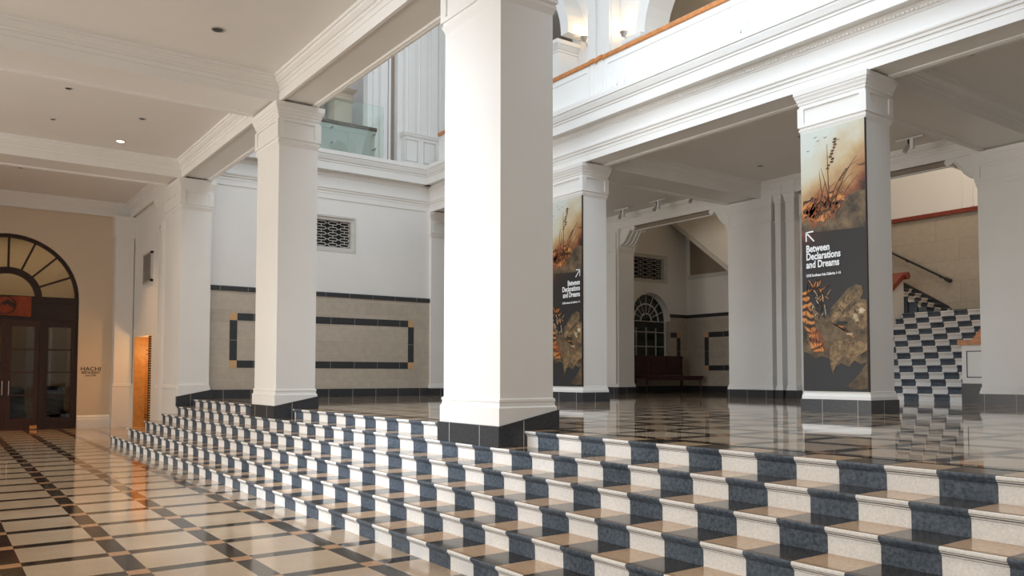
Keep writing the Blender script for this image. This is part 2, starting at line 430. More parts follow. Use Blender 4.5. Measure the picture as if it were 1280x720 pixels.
for (ya, yb, d) in ((-5, 13.06, 0), (13.06, 13.2, .03), (13.2, 13.32, 0), (13.32, 13.46, .03), (13.46, YW-.5, 0)):
    rl.prism([(X2-.03-d, 8.49), (X2-.04-d, 8.51), (X2-.04-d, 8.58), (X2-.02-d, 8.60), (X2+.18, 8.60), (X2+.20, 8.58), (X2+.2, 8.49)], 'y', ya, yb, M['wood'])
mesh_thing(rl, 'balcony_handrail', 'long orange varnished wooden handrail on the balcony parapet', 'handrail', (X2+.08, 7, 8.49))

# ------------------------------------------------------------------ court end wall
def panel_wall_X(xa, xb, y, fx0, fx1, name_i, open_=None):
    """stone dado with black band and black frame on a wall facing -Y"""
    pass
CX0, CX1 = X1+W-.02, X2
gx0, gx1, gz0, gz1 = 7.86, 9.46, 4.93, 5.92
w = MB()
w.box(CX0, CX1+.1, YW, YW+.3, 3.74, gz0, P).box(CX0, CX1+.1, YW, YW+.3, gz1, ZS+.4, P)
w.box(CX0, gx0, YW, YW+.3, gz0, gz1, P).box(gx1, CX1+.1, YW, YW+.3, gz0, gz1, P)
struct(w, 'wall_court', 'white upper wall at the end of the court')
w = MB().box(CX0, CX1+.1, YW-.02, YW+.3, ZP, 3.70, M['stoneX'])
struct(w, 'wall_court_stone', 'beige stone faced lower wall at the end of the court')
bb = MB().box(CX0, CX1, YW-.045, YW, 3.69, 3.81, M['granite_black'])
x = CX0+.27
while x < CX1: bb.box(x, x+.006, YW-.0465, YW-.04, 3.69, 3.81, M['joint']); x += .694
struct(bb, 'trim_17', 'black stone band across the court wall')
bb = MB().box(CX0+.09, CX1, YW-.06, YW, ZP, 1.21, M['granite_black'])
x = CX0+.27+.11
while x < CX1: bb.box(x, x+.006, YW-.0615, YW-.05, ZP, 1.21, M['joint']); x += .694
struct(bb, 'baseboard_court', 'black stone skirting of the court wall')
def inlay(fx0, fx1, z0, z1, t, mk, corners=('l', 'r'), js=.694):
    m = MB(); d = .006
    xa = fx0+t if 'l' in corners else fx0; xb = fx1-t if 'r' in corners else fx1
    mk(m, xa, xb, z1-t, z1, M['granite_black'], d); mk(m, xa, xb, z0, z0+t, M['granite_black'], d)
    if 'l' in corners:
        mk(m, fx0, fx0+t, z0+t, z1-t, M['granite_black'], d); mk(m, fx0, fx0+t, z1-t, z1, M['gold'], d); mk(m, fx0, fx0+t, z0, z0+t, M['gold'], d)
        mk(m, fx0, fx0+t, (z0+z1)/2, (z0+z1)/2+.006, M['joint'], d+.001)
    if 'r' in corners:
        mk(m, fx1-t, fx1, z0+t, z1-t, M['granite_black'], d); mk(m, fx1-t, fx1, z1-t, z1, M['gold'], d); mk(m, fx1-t, fx1, z0, z0+t, M['gold'], d)
        mk(m, fx1-t, fx1, (z0+z1)/2, (z0+z1)/2+.006, M['joint'], d+.001)
    q = xa+js*.6
    while q < xb:
        mk(m, q, q+.006, z1-t, z1, M['joint'], d+.001); mk(m, q, q+.006, z0, z0+t, M['joint'], d+.001); q += js
    return m
def mkx(y): return lambda m, a, b, z0, z1, mat, d: m.box(a, b, y-d, y+.002, z0, z1, mat)
def mky(x): return lambda m, a, b, z0, z1, mat, d: m.box(x-d, x+.002, a, b, z0, z1, mat)
struct(inlay(6.06, 11.28, 1.76, 3.14, .185, mkx(YW-.02)), 'trim_18', 'black stone frame with tan corners inlaid in the court wall')

def grille(label, xa, xb, z0, z1, y, n, rows):
    """metal lattice in a moulded frame set into a wall facing -Y"""
    t = thing('wall_grille', label, 'vent grille', ((xa+xb)/2, y+.05, z0))
    f = MB(); s = .13
    for (a, b_, c, d) in ((xa, xb, z1-s, z1), (xa, xb, z0, z0+s), (xa, xa+s, z0+s, z1-s), (xb-s, xb, z0+s, z1-s)):
        f.box(a, b_, y+.03, y+.22, c, d, M['frame'])
    s2 = .05
    for (a, b_, c, d) in ((xa, xb, z1-s2, z1), (xa, xb, z0, z0+s2), (xa, xa+s2, z0+s2, z1-s2), (xb-s2, xb, z0+s2, z1-s2)):
        f.box(a, b_, y-.012, y+.0295, c, d, M['frame'])
    f.build('grille_frame', t)
    MB().box(xa+s, xb-s, y+.2, y+.22, z0+s, z1-s, M['black']).build('dark_backing', t)
    l = MB(); ia, ib, ja, jb = xa+s, xb-s, z0+s, z1-s
    cw = (ib-ia)/n; ch = (jb-ja)/rows; th = .009; yf = y+.10
    for i in range(n+1):
        for r in range(rows+1):
            pass
    for r in range(rows):
        zc = ja+(r+.5)*ch
        for i in range(n+1):
            off = 0 if r % 2 == 0 else 0
            xc = ia+(i+.5)*cw
            if xc > ib: continue
            hw, hh = cw*.36, ch*.26
            ptsl = [(xc-hw, zc-hh*.5), (xc-hw*.8, zc-hh), (xc+hw*.8, zc-hh), (xc+hw, zc-hh*.5), (xc+hw, zc+hh*.5), (xc+hw*.8, zc+hh), (xc-hw*.8, zc+hh), (xc-hw, zc+hh*.5)]
            for k in range(8):
                p, q = ptsl[k], ptsl[(k+1) % 8]
                l.tube((p[0], yf, p[1]), (q[0], yf, q[1]), th, th, M['frame'], 6)
            l.tube((xc, yf, zc+hh), (xc, yf, zc+ch-hh), th, th, M['frame'], 6) if r < rows-1 else l.tube((xc, yf, zc+hh), (xc, yf, jb), th, th, M['frame'], 6)
            if r == 0: l.tube((xc, yf, zc-hh), (xc, yf, ja), th, th, M['frame'], 6)
            if i < n: l.tube((xc+hw, yf, zc), (xc+cw-hw if xc+cw < ib else ib, yf, zc), th, th, M['frame'], 6)
            if i == 0: l.tube((xc-hw, yf, zc), (ia, yf, zc), th, th, M['frame'], 6)
    l.build('lattice', t)
    return t
grille('framed metal lattice grille high on the panelled court wall', gx0, gx1, gz0, gz1, YW, 4, 5)

# ------------------------------------------------------------------ lobby end: doorway wall
DXc, DR, DZ = 1.72, 1.80, 3.80
def arch_wall(xa, xb, y0, y1, zb, zt, cx, r, zs, mat, n=28):
    """wall with an arched opening down to zb"""
    mb = MB()
    mb.box(xa, cx-r, y0, y1, zb, zt, mat).box(cx+r, xb, y0, y1, zb, zt, mat)
    for i in range(n):
        a0 = PI-PI*i/n; a1 = PI-PI*(i+1)/n
        p0 = (cx+r*math.cos(a0), zs+r*math.sin(a0)); p1 = (cx+r*math.cos(a1), zs+r*math.sin(a1))
        mb.prism([p0, p1, (p1[0], zt), (p0[0], zt)], 'y', y0, y1, mat)
    return mb
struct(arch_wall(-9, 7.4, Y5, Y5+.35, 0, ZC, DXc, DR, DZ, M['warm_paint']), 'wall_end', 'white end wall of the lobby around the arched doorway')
def arc_ring(mb, cx, zc, r0, r1, y0, y1, mat, n=32, a0=0, a1=PI):
    for i in range(n):
        t0 = a0+(a1-a0)*i/n; t1 = a0+(a1-a0)*(i+1)/n
        mb.prism([(cx+r0*math.cos(t0), zc+r0*math.sin(t0)), (cx+r1*math.cos(t0), zc+r1*math.sin(t0)),
                  (cx+r1*math.cos(t1), zc+r1*math.sin(t1)), (cx+r0*math.cos(t1), zc+r0*math.sin(t1))], 'y', y0, y1, mat)
    return mb
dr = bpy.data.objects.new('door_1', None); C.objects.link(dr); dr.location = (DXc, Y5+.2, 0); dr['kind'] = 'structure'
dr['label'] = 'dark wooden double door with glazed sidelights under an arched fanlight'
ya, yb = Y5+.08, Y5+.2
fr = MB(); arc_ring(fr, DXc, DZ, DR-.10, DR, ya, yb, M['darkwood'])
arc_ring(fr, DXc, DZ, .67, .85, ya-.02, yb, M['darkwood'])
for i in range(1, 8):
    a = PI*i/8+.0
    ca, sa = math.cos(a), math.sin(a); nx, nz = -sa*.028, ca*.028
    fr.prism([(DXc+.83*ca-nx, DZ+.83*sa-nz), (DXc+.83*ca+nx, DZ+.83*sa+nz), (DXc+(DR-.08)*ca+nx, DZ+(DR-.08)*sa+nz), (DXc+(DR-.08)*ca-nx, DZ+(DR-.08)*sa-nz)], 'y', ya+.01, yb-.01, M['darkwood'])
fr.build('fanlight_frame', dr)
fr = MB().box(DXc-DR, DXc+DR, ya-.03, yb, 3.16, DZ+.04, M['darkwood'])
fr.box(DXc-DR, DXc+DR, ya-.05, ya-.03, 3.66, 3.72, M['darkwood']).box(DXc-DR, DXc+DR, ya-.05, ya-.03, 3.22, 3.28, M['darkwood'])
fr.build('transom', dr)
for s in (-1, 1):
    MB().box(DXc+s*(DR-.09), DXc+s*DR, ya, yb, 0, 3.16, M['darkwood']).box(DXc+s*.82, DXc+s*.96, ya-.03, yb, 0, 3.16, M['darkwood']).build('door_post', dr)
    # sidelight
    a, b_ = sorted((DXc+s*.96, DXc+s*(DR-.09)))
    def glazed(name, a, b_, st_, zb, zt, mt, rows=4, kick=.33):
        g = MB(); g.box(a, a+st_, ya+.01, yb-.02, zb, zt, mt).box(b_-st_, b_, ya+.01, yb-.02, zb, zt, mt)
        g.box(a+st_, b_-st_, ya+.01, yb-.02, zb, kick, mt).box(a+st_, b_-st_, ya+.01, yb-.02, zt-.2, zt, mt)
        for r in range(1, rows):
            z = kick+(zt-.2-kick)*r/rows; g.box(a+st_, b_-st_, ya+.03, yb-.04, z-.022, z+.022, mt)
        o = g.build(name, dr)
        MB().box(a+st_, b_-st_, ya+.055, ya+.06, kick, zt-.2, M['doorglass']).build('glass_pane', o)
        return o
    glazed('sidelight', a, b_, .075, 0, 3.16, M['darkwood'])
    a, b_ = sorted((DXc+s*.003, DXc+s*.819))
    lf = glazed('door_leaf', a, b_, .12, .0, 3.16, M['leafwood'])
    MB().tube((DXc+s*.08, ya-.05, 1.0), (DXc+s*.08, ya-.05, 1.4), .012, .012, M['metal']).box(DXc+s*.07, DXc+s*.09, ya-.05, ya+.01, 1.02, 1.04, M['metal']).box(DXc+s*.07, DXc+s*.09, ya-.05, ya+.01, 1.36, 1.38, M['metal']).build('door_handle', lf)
MB().box(DXc+.62, DXc+.80, ya-.02, ya+.01, .02, .12, M['panelwood']).build('kick_plate', dr)
gl = MB(); 
for i in range(16):
    t0, t1 = PI*i/16, PI*(i+1)/16
    gl.add([(DXc, yb-.05, DZ), (DXc+1.75*math.cos(t0), yb-.05, DZ+1.75*math.sin(t0)), (DXc+1.75*math.cos(t1), yb-.05, DZ+1.75*math.sin(t1))], [(0, 1, 2)], M['doorglass'])
gl.build('fanlight_glass', dr)
# room behind the doors
rm = MB().box(-1.2, 5.2, Y5+3.4, Y5+3.5, 0, 6.2, M['beige']).box(-1.3, -1.2, Y5+.35, Y5+3.5, 0, 6.2, M['beige']).box(5.2, 5.3, Y5+.35, Y5+3.5, 0, 6.2, M['beige']).box(-1.3, 5.3, Y5+.3, Y5+3.5, 6.2, 6.3, M['beige'])
struct(rm, 'wall_restaurant', 'beige walls of the restaurant room behind the doors')
def armchair(x, y, label):
    t = thing('armchair', label, 'chair', (x, y, 0), 'dark chairs inside the restaurant')
    MB().box(x-.33, x+.33, y-.3, y+.3, .28, .46, M['black']).build('seat', t)
    MB().prism([(x-.33, .46), (x+.33, .46), (x+.3, 1.15), (x+.2, 1.22), (x-.2, 1.22), (x-.3, 1.15)], 'y', y+.2, y+.3, M['black']).build('backrest', t)
    for sx in (-1, 1):
        for sy in (-1, 1): MB().tube((x+sx*.28, y+sy*.25, 0), (x+sx*.28, y+sy*.25, .29), .02, .025, M['blackmetal']).build('leg', t)
armchair(1.98, Y5+1.0, 'dark armchair seen through the right leaf of the restaurant door')
armchair(3.05, Y5+1.4, 'dark armchair seen low through the right sidelight of the restaurant door')
# banner cloth over the door
b = MB(); n = 24
xa, xb = .93, 2.30
def cw(i): return math.sin(i*.9)*.012
v = []
for i in range(n+1):
    x = xa+(xb-xa)*i/n
    sag = .05*math.sin(PI*min(1, max(0, (i/n))))
    v += [(x, ya-.10+cw(i), 3.83-sag*.6), (x, ya-.10+cw(i)*1.3, 3.26+sag*.3-.03*(i/n))]
v += [(p[0], p[1]-.006, p[2]) for p in v]
m_ = 2*(n+1); fs = []
for i in range(n):
    a = 2*i; fs += [(a, a+1, a+3, a+2), (m_+a, m_+a+2, m_+a+3, m_+a+1), (a, a+2, m_+a+2, m_+a), (a+1, m_+a+1, m_+a+3, a+3)]
fs += [(0, m_, m_+1, 1), (2*n, 2*n+1, m_+2*n+1, m_+2*n)]
b.add(v, fs, M['redcloth'])
bn = thing('door_banner', 'rust red cloth banner with a round black emblem above the restaurant door', 'banner', (1.6, ya-.06, 3.2))
b.build('cloth', bn)
lg = MB(); lc = (1.66, 3.55)
arc_ring(lg, lc[0], lc[1], .235, .262, ya-.126, ya-.122, M['ink'], 40, 0, 2*PI)
def poly(mb, pts, y, mat, t=.003): mb.prism([(lc[0]+a, lc[1]+b) for a, b in pts], 'y', y-t, y, mat)
poly(lg, [(-.22, -.08), (0, .13), (.26, -.06), (.24, -.09), (.05, .03), (-.01, -.02), (-.08, .03), (-.2, -.10)], ya-.122, M['ink'])
poly(lg, [(.0, .13), (.05, .16), (.28, .0), (.25, -.03)], ya-.122, M['ink'])
lg.build('emblem', bn)
for q in (1.05, 2.18): MB().box(q, q+.03, ya-.1, ya-.05, 3.79, 3.83, M['ink']).build('loop', bn)
sg = thing('wall_sign', 'small dark lettering of a restaurant name on the wall right of the arched door', 'sign', (3.87, Y5, 1.45))
text_mesh('lettering', 'HACHI', .160, (3.872, Y5-.003, 1.70), (1, 0, 0), (0, 0, 1), M['ink'], sg, 'CENTER', 1.12, .002)
text_mesh('lettering', 'RESTAURANT', .100, (3.872, Y5-.003, 1.61), (1, 0, 0), (0, 0, 1), M['ink'], sg, 'CENTER', .80, .002)
text_mesh('lettering', 'since 1999', .085, (3.872, Y5-.003, 1.53), (1, 0, 0), (0, 0, 1), M['ink'], sg, 'CENTER', .78, .001)
struct(MB().prism([(Y5-.05, 0), (Y5-.05, .26), (Y5-.035, .28), (Y5-.035, .33), (Y5-.015, .36), (Y5, .38), (Y5, 0)], 'x', DXc+DR+.01, 4.45, P)
       .prism([(Y5-.05, 0), (Y5-.05, .26), (Y5-.035, .28), (Y5-.035, .33), (Y5-.015, .36), (Y5, .38), (Y5, 0)], 'x', -9, DXc-DR-.01, P), 'baseboard_end', 'white moulded skirting of the doorway wall')
# corner pilaster
t = thing('pilaster', 'white pilaster at the far corner of the lobby beside the orange doorway', 'column', (4.68, Y5-.17, 0))
MB().rings(4.43, 4.93, Y5-.35, Y5, [(1.32, 0), (5.72, 0)], P).build('shaft', t)
MB().rings(4.43, 4.93, Y5-.35, Y5, [(0, .035), (1.22, .025), (1.23, .035), (1.27, .035), (1.285, .015), (1.31, .02), (1.32, 0)], P).build('plinth', t)
MB().rings(4.43, 4.93, Y5-.35, Y5, [(5.70, 0), (5.73, .02), (5.75, .02), (5.76, .03), (6.25, .03), (6.28, .05), (ZS-.004, .07)], P).build('capital', t)
# side wall with orange doorway
nx = 4.95
w = MB().box(nx, nx+.3, 23.4, Y5, 2.70, ZC, P).box(nx, nx+.3, 23.1, 24.08, 0, 2.70, P).box(nx, nx+.3, 26.45, Y5, 0, 2.70, P)
struct(w, 'wall_side', 'white side wall between lobby pier and corner pilaster')
wd = MB().box(5.9, 6.0, 23.5, 26.8, 0, 2.75, M['panelwood']).box(nx+.004, 5.27, 26.40, 26.452, 0, 2.70, M['panelwood']).box(5.25, 6.0, 26.45, 26.55, 0, 2.75, M['panelwood']).box(5.25, 6.0, 23.4, 26.8, 2.70, 2.8, M['panelwood'])
for z in (.28, .36, 2.2, 2.32): wd.box(5.89, 5.9, 23.5, 26.45, z, z+.02, M['leafwood']).box(5.25, 5.9, 26.44, 26.45, z, z+.02, M['leafwood'])
struct(wd, 'wall_niche', 'honey coloured wood panelled recess behind the orange doorway')
tt = thing('slatted_screen', 'brown slatted screen edge on the right side of the orange doorway', 'screen', (5.02, 24.14, 0))
MB().box(4.96, 5.2, 24.08, 24.12, 0, 2.68, M['leafwood']).box(4.96, 5.2, 24.46, 24.50, 0, 2.68, M['leafwood']).build('screen_frame', tt)
s_ = MB()
for i in range(38): s_.box(4.97, 5.19, 24.12, 24.46, .05+i*.069, .085+i*.069, M['panelwood'])
s_.build('slats', tt)
# louvre
tt = thing('wall_louvre', 'grey metal air louvre high on the side wall above the orange doorway', 'vent', (nx-.04, 24.5, 4.2))
f = MB(); a, b_, z0, z1 = 24.02, 25.05, 4.18, 5.02
f.box(nx-.07, nx, a, a+.07, z0, z1, M['metal']).box(nx-.07, nx, b_-.07, b_, z0, z1, M['metal']).box(nx-.07, nx, a, b_, z0, z0+.06, M['metal']).box(nx-.07, nx, a, b_, z1-.06, z1, M['metal'])
lf_ = f.build('louvre_frame', tt)
f = MB()
for i in range(9): f.box(nx-.055, nx-.01, a+.1+i*.1, a+.135+i*.1, z0+.06, z1-.06, M['metal'])
f.build('louvre_blades', lf_)

# ------------------------------------------------------------------ upper floor at the end of the court
struct(MB().box(X1, 17.5, YW+.3, 27, 7.3, 7.5, P), 'floor', 'upper landing floor behind the glass balustrade')
pr = MB().box(6.2, 10.02, YW+.02, YW+.18, 7.64, 8.44, P)
pr.box(6.2, 10.02, YW+.005, YW+.02, 8.30, 8.44, P).box(6.2, 10.02, YW+.005, YW+.02, 7.64, 7.80, P)
for x in (7.9, 9.2, 9.9): pr.box(x, x+.1, YW+.005, YW+.02, 7.8, 8.3, P)
struct(pr, 'wall_landing', 'white panelled parapet behind the glass')
mesh_thing(MB().prism([(YW-.03, 8.44), (YW-.03, 8.53), (YW, 8.55), (YW+.2, 8.55), (YW+.22, 8.53), (YW+.22, 8.44)], 'x', 6.2, 10.06, M['brownrail']), 'handrail', 'short brown wooden handrail behind the green glass balustrade', 'handrail', (8, YW+.1, 8.44))
gp = thing('glass_balustrade', 'tall pale green glass balustrade fixed on the cornice over the court wall', 'balustrade', (8.2, YW-.18, 7.64))
MB().box(6.2, 8.14, YW-.19, YW-.175, 7.64, 9.10, M['greenglass']).build('glass_panel', gp)
MB().box(8.16, 10.18, YW-.19, YW-.175, 7.64, 9.12, M['greenglass']).build('glass_panel', gp)
for x in (8.7, 9.95):
    for z in (7.9, 8.32): MB().tube((x, YW-.22, z), (x, YW+.02, z), .025, .025, M['metal']).build('standoff_bolt', gp)
# jambs, pilasters and corner pier of the upper floor
u = MB()
u.box(10.25, 10.40, YW+1.0, YW+1.3, 7.5, 13, P).box(10.40, 10.55, YW+.9, YW+1.3, 7.5, 13, P).box(10.55, 10.78, YW+.75, YW+1.3, 7.5, 13, P)
u.box(7.9, 8.15, YW+3.0, YW+3.2, 7.5, 13, P).box(10.80, 10.86, YW+.7, YW+.8, 7.5, 13, P)
struct(u, 'wall_landing_jamb', 'white stepped jamb on the upper landing')
struct(MB().box(10.86, 10.98, YW+.72, YW+1.2, 7.5, 13, M['taupe']).box(9.35, 9.55, YW+2.8, YW+3.2, 7.5, 13, M['taupe']), 'door_2', 'narrow taupe door edge on the upper landing')
struct(MB().box(6, 16, YW+3.2, YW+3.4, 7.5, 13, P), 'wall_landing_back', 'white back wall of the upper landing')
t = thing('column', 'beige column with moulded capital glimpsed behind the glass balustrade', 'column', (10.1, YW+2.6, 7.5))
MB().box(9.78, 10.35, YW+2.3, YW+2.9, 7.5, 9.95, M['beige']).build('shaft', t)
MB().rings(9.78, 10.35, YW+2.3, YW+2.9, [(9.95, 0), (10.0, .05), (10.04, .05), (10.1, .02), (10.2, .02), (10.3, .1), (10.36, .12)], M['beige']).build('capital', t)
t = thing('column', 'tall white corner pier on a panelled pedestal above the cornice', 'column', (11.6, YW+.6, 7.64))
MB().rings(11.10, 12.6, YW+.25, YW+.9, [(7.62, .02), (7.72, .02), (7.74, 0), (8.58, 0), (8.60, .03), (8.66, .05), (8.68, .06), (8.72, .06), (8.73, 0)], P).build('pedestal', t)
pp = MB()
for (a, b_) in ((11.12, 11.14), (11.5, 11.52), (11.72, 11.74), (12.1, 12.12)):
    pp.box(a, b_, YW+.235, YW+.25, 7.85, 8.5, M['frame'])
for (a, b_) in ((11.12, 11.52), (11.72, 12.12)):
    pp.box(a, b_, YW+.235, YW+.25, 7.85, 7.87, M['frame']).box(a, b_, YW+.235, YW+.25, 8.48, 8.5, M['frame'])
pp.build('pedestal_panels', t)
sh = MB().box(11.14, 12.6, YW+.32, YW+.85, 8.73, 13, P).box(10.98, 11.16, YW+.5, YW+.9, 7.6, 13, P)
for a in (11.22, 11.62, 11.98): sh.box(a, a+.22, YW+.26, YW+.33, 8.73, 13, P)
sh.box(12.25, 12.28, YW+.29, YW+.32, 8.95, 13, P).box(12.34, 12.37, YW+.29, YW+.32, 8.95, 13, P)
sh.build('shaft', t)

# ------------------------------------------------------------------ arcade of the upper storey behind the balcony
AX = 14.0
def arch_y(mb, xf, xb, yc, r, zs, zb, zt, ya_, yb_, mat, n=24):
    """wall facing -X between ya_ and yb_ with an arched opening centred yc"""
    if yc-r > ya_: mb.box(xf, xb, ya_, yc-r, zb, zt, mat)
    if yb_ > yc+r: mb.box(xf, xb, yc+r, yb_, zb, zt, mat)
    for i in range(n):
        a0 = PI*i/n; a1 = PI*(i+1)/n
        p0 = (yc+r*math.cos(a0), zs+r*math.sin(a0)); p1 = (yc+r*math.cos(a1), zs+r*math.sin(a1))
        mb.prism([p0, p1, (p1[0], zt), (p0[0], zt)], 'x', xf, xb, mat)
def archivolt(mb, xf, xb, yc, r0, r1, zs, mat, n=24):
    for i in range(n):
        a0 = PI*i/n; a1 = PI*(i+1)/n
        mb.prism([(yc+r0*math.cos(a0), zs+r0*math.sin(a0)), (yc+r1*math.cos(a0), zs+r1*math.sin(a0)), (yc+r1*math.cos(a1), zs+r1*math.sin(a1)), (yc+r0*math.cos(a1), zs+r0*math.sin(a1))], 'x', xf, xb, mat)
aw = MB()
arch_y(aw, AX+.25, AX+.9, 12.30, 1.80, 9.98, 7.5, 13.2, 9.9, 15.1, P)
archivolt(aw, AX+.10, AX+.25, 12.30, 1.80, 2.12, 9.98, P)
arch_y(aw, AX+.25, AX+.9, 18.8, 1.80, 10.55, 7.5, 13.2, 15.1, 21.6, P)
archivolt(aw, AX-.35, AX+.25, 18.55, 1.75, 2.05, 10.78, P)
arch_y(aw, AX+.25, AX+.9, 7.9, 1.80, 9.98, 7.5, 13.2, 5.5, 9.9, P)
archivolt(aw, AX+.10, AX+.25, 7.9, 1.80, 2.12, 9.98, P)
struct(aw, 'wall_arcade', 'white arcade wall of the upper storey behind the balcony')
def imp(y0, y1, x0, x1, zt, label):
    t = thing('pilaster', label, 'column', ((x0+x1)/2, (y0+y1)/2, 7.5))
    MB().box(x0, x1, y0, y1, 7.5, zt-.26, P).build('shaft', t)
    MB().rings(x0, x1, y0, y1, [(zt-.30, 0), (zt-.28, .02), (zt-.24, .02), (zt-.22, .04), (zt-.12, .10), (zt-.10, .12), (zt, .13)], P).build('capital', t)
    return t
imp(16.80, 17.25, AX-.45, AX+.245, 10.62, 'short white pier with moulded cap under the left upper arch')
imp(14.12, 14.55, AX+.0, AX+.245, 9.98, 'short white pier with moulded cap under the right upper arch')
imp(9.6, 10.45, AX+.0, AX+.245, 9.98, 'short white pier with moulded cap further right behind the balcony rail')
t = thing('pilaster', 'tall stepped white pilaster between the two wall sconces above the balcony', 'column', (AX, 15.55, 7.5))
MB().box(AX-.05, AX+.245, 15.10, 16.02, 7.5, 13, P).build('shaft', t)
MB().box(AX-.12, AX-.05, 15.13, 15.50, 7.5, 13, P).box(AX-.12, AX-.05, 15.66, 15.97, 7.5, 13, P).build('raised_strips', t)
struct(MB().box(17.3, 17.5, 3, 24, 7.5, 13.2, M['beige']), 'wall_upper_back', 'beige back wall behind the upper arcade')
struct(MB().box(12, 17.5, 3, 24, 7.35, 7.5, P), 'floor', 'upper gallery floor')
struct(MB().box(AX+.25, 17.5, 3, 24, 13.2, 13.4, M['ceil']), 'ceiling', 'upper gallery ceiling')
def sconce(y, z, label):
    t = thing('wall_sconce', label, 'wall lamp', (AX+.25, y, z), 'wall sconces beside the upper pilaster')
    MB().tube((AX+.25, y, z-.1), (AX+.22, y, z-.1), .06, .06, M['metal']).build('back_plate', t)
    MB().tube((AX+.22, y, z-.1), (AX+.08, y, z-.04), .018, .018, M['metal']).build('arm', t)
    b = MB(); b.tube((AX+.08, y, z-.05), (AX+.08, y, z+.07), .05, .12, M['metal'], 16); bw = b.build('bowl', t)
    MB().tube((AX+.08, y, z+.071), (AX+.08, y, z+.076), .11, .11, M['lampglow'], 16).build('bulb', bw)
    l = bpy.data.lights.new('sconce_light', 'POINT'); l.energy = 4; l.color = (1, .66, .33); l.shadow_soft_size = .1
    lo = bpy.data.objects.new('sconce_light', l); C.objects.link(lo); lo.parent = t; lo.location = (-.2, 0, .28)
sconce(16.35, 10.62, 'small metal wall sconce glowing upward, left of the tall upper pilaster')
sconce(14.80, 10.22, 'small metal wall sconce glowing upward, right of the tall upper pilaster')
# window behind left arch
wn = bpy.data.objects.new('window_1', None); C.objects.link(wn); wn.location = (17.25, 20.9, 10.5); wn['kind'] = 'structure'
wn['label'] = 'dark arched window with pale glazing bars behind the left upper arch'
f = MB().box(17.2, 17.3, 19.9, 22.9, 9.6, 12.2, M['darkglass']); f.build('glass_pane', wn)
f = MB()
for y in (19.9, 20.5, 21.1, 21.7, 22.3, 22.9): f.box(17.14, 17.2, y-.05, y+.05, 9.6, 12.3, P)
for z in (9.6, 10.3, 11.0, 11.7, 12.25): f.box(17.14, 17.2, 19.9, 22.9, z-.04, z+.04, P)
f.build('window_frame', wn)
# small spotlights on the cornice
def spot_cornice(y, label):
    t = thing('cornice_spotlight', label, 'spotlight', (X2-.2, y, 7.63), 'white spotlights on the balcony cornice')
    MB().box(X2-.16, X2-.05, y-.09, y-.01, 7.63, 7.90, M['whiteplastic']).build('ballast_box', t)
    MB().box(X2-.14, X2-.10, y-.01, y+.05, 7.70, 7.74, M['blackmetal']).build('bracket', t)
    MB().tube((X2-.10, y+.07, 7.84), (X2-.17, y+.08, 7.68), .045, .055, M['whiteplastic'], 16).build('lamp_head', t)
spot_cornice(9.22, 'white box spotlight standing on the balcony cornice, nearer one to the right')
spot_cornice(12.45, 'white box spotlight standing on the balcony cornice, near the rail joint on the left')

# ------------------------------------------------------------------ back row of the raised hall
def console(ysign, y_at, zt, label):
    """scrolled bracket beside a pier, in +Y or -Y direction"""
    t = thing('console_bracket', label, 'bracket', (X3+.35, y_at, zt-.6))
    prof = [(0, 0), (.66, 0), (.67, -.03), (.66, -.08), (.61, -.125), (.55, -.12), (.52, -.085), (.50, -.07), (.46, -.09), (.40, -.16), (.32, -.27), (.25, -.37), (.18, -.44), (.10, -.49), (.04, -.50), (0, -.60)]
    mb = MB().prism([(y_at+ysign*a, zt+b) for a, b in prof], 'x', X3+.04, X3+.58, P); mb.build('scroll_body', t)
    for x0 in (X3+.02, X3+.20, X3+.38, X3+.52):
        q = MB(); 
        pl = [(a, b) for a, b in prof[2:-1]]
        for i in range(len(pl)-1):
            (a, b), (c, d) = pl[i], pl[i+1]
            q.tube((x0+.03, y_at+ysign*a, zt+b), (x0+.03, y_at+ysign*c, zt+d), .026, .026, P, 8)
        q.build('scroll_rib', t)
# E pier
column_hall(X3, X3+.7, 13.46, 14.90, 'broad white pier between the dark alcove and the clustered pilasters', group=None)
struct(MB().box(X3+.25, X3+.6, 12.55, 13.46, ZP, ZC, P), 'wall_hall', 'white recess wall behind the clustered pilasters')
def pil(y0, y1, label, x0=X3+.02):
    t = thing('pilaster', label, 'column', (x0+.2, (y0+y1)/2, ZP), 'slim pilasters beside the broad pier')
    MB().box(x0, x0+.22, y0, y1, 1.34, ZC-.02, P).build('shaft', t)
    b = MB().rings(x0, x0+.16, y0, y1, [(ZP, .04), (1.20, .04)], M['granite_black']); b.build('base_course', t)
    MB().rings(x0, x0+.16, y0, y1, [(1.2, .03), (1.28, .015), (1.34, 0)], P).build('plinth', t)
    MB().rings(x0, x0+.16, y0, y1, [(5.60, 0), (5.63, .012), (5.66, .012), (5.68, .006), (6.15, .006), (6.2, .03), (6.24, .03), (6.3, .05), (6.36, .06), (6.38, .04), (6.52, .04), (6.55, .06), (6.66, .09), (ZC-.01, .1)], P).build('capital', t)
pil(13.17, 13.34, 'slim white pilaster directly right of the broad pier')
pil(12.76, 13.01, 'slim white pilaster farthest right, beside the grand staircase opening')
console(-1, 12.62, 6.28, 'white scrolled bracket half hidden behind the banner column')
column_hall(X3, X3+.7, 6.1, 8.20, 'broad white pier at the right edge beside the grand staircase')
column_hall(X3, X3+.7, 19.38, 21.2, 'white pier left of the dark alcove, behind the banner column')
pp = MB().box(X3-.10, X3+.1, 19.40, 19.62, 1.3, 6.3, P); mesh_thing(pp, 'pilaster', 'narrow brightly lit white pilaster strip left of the alcove', 'column', (X3, 19.5, 1.3))
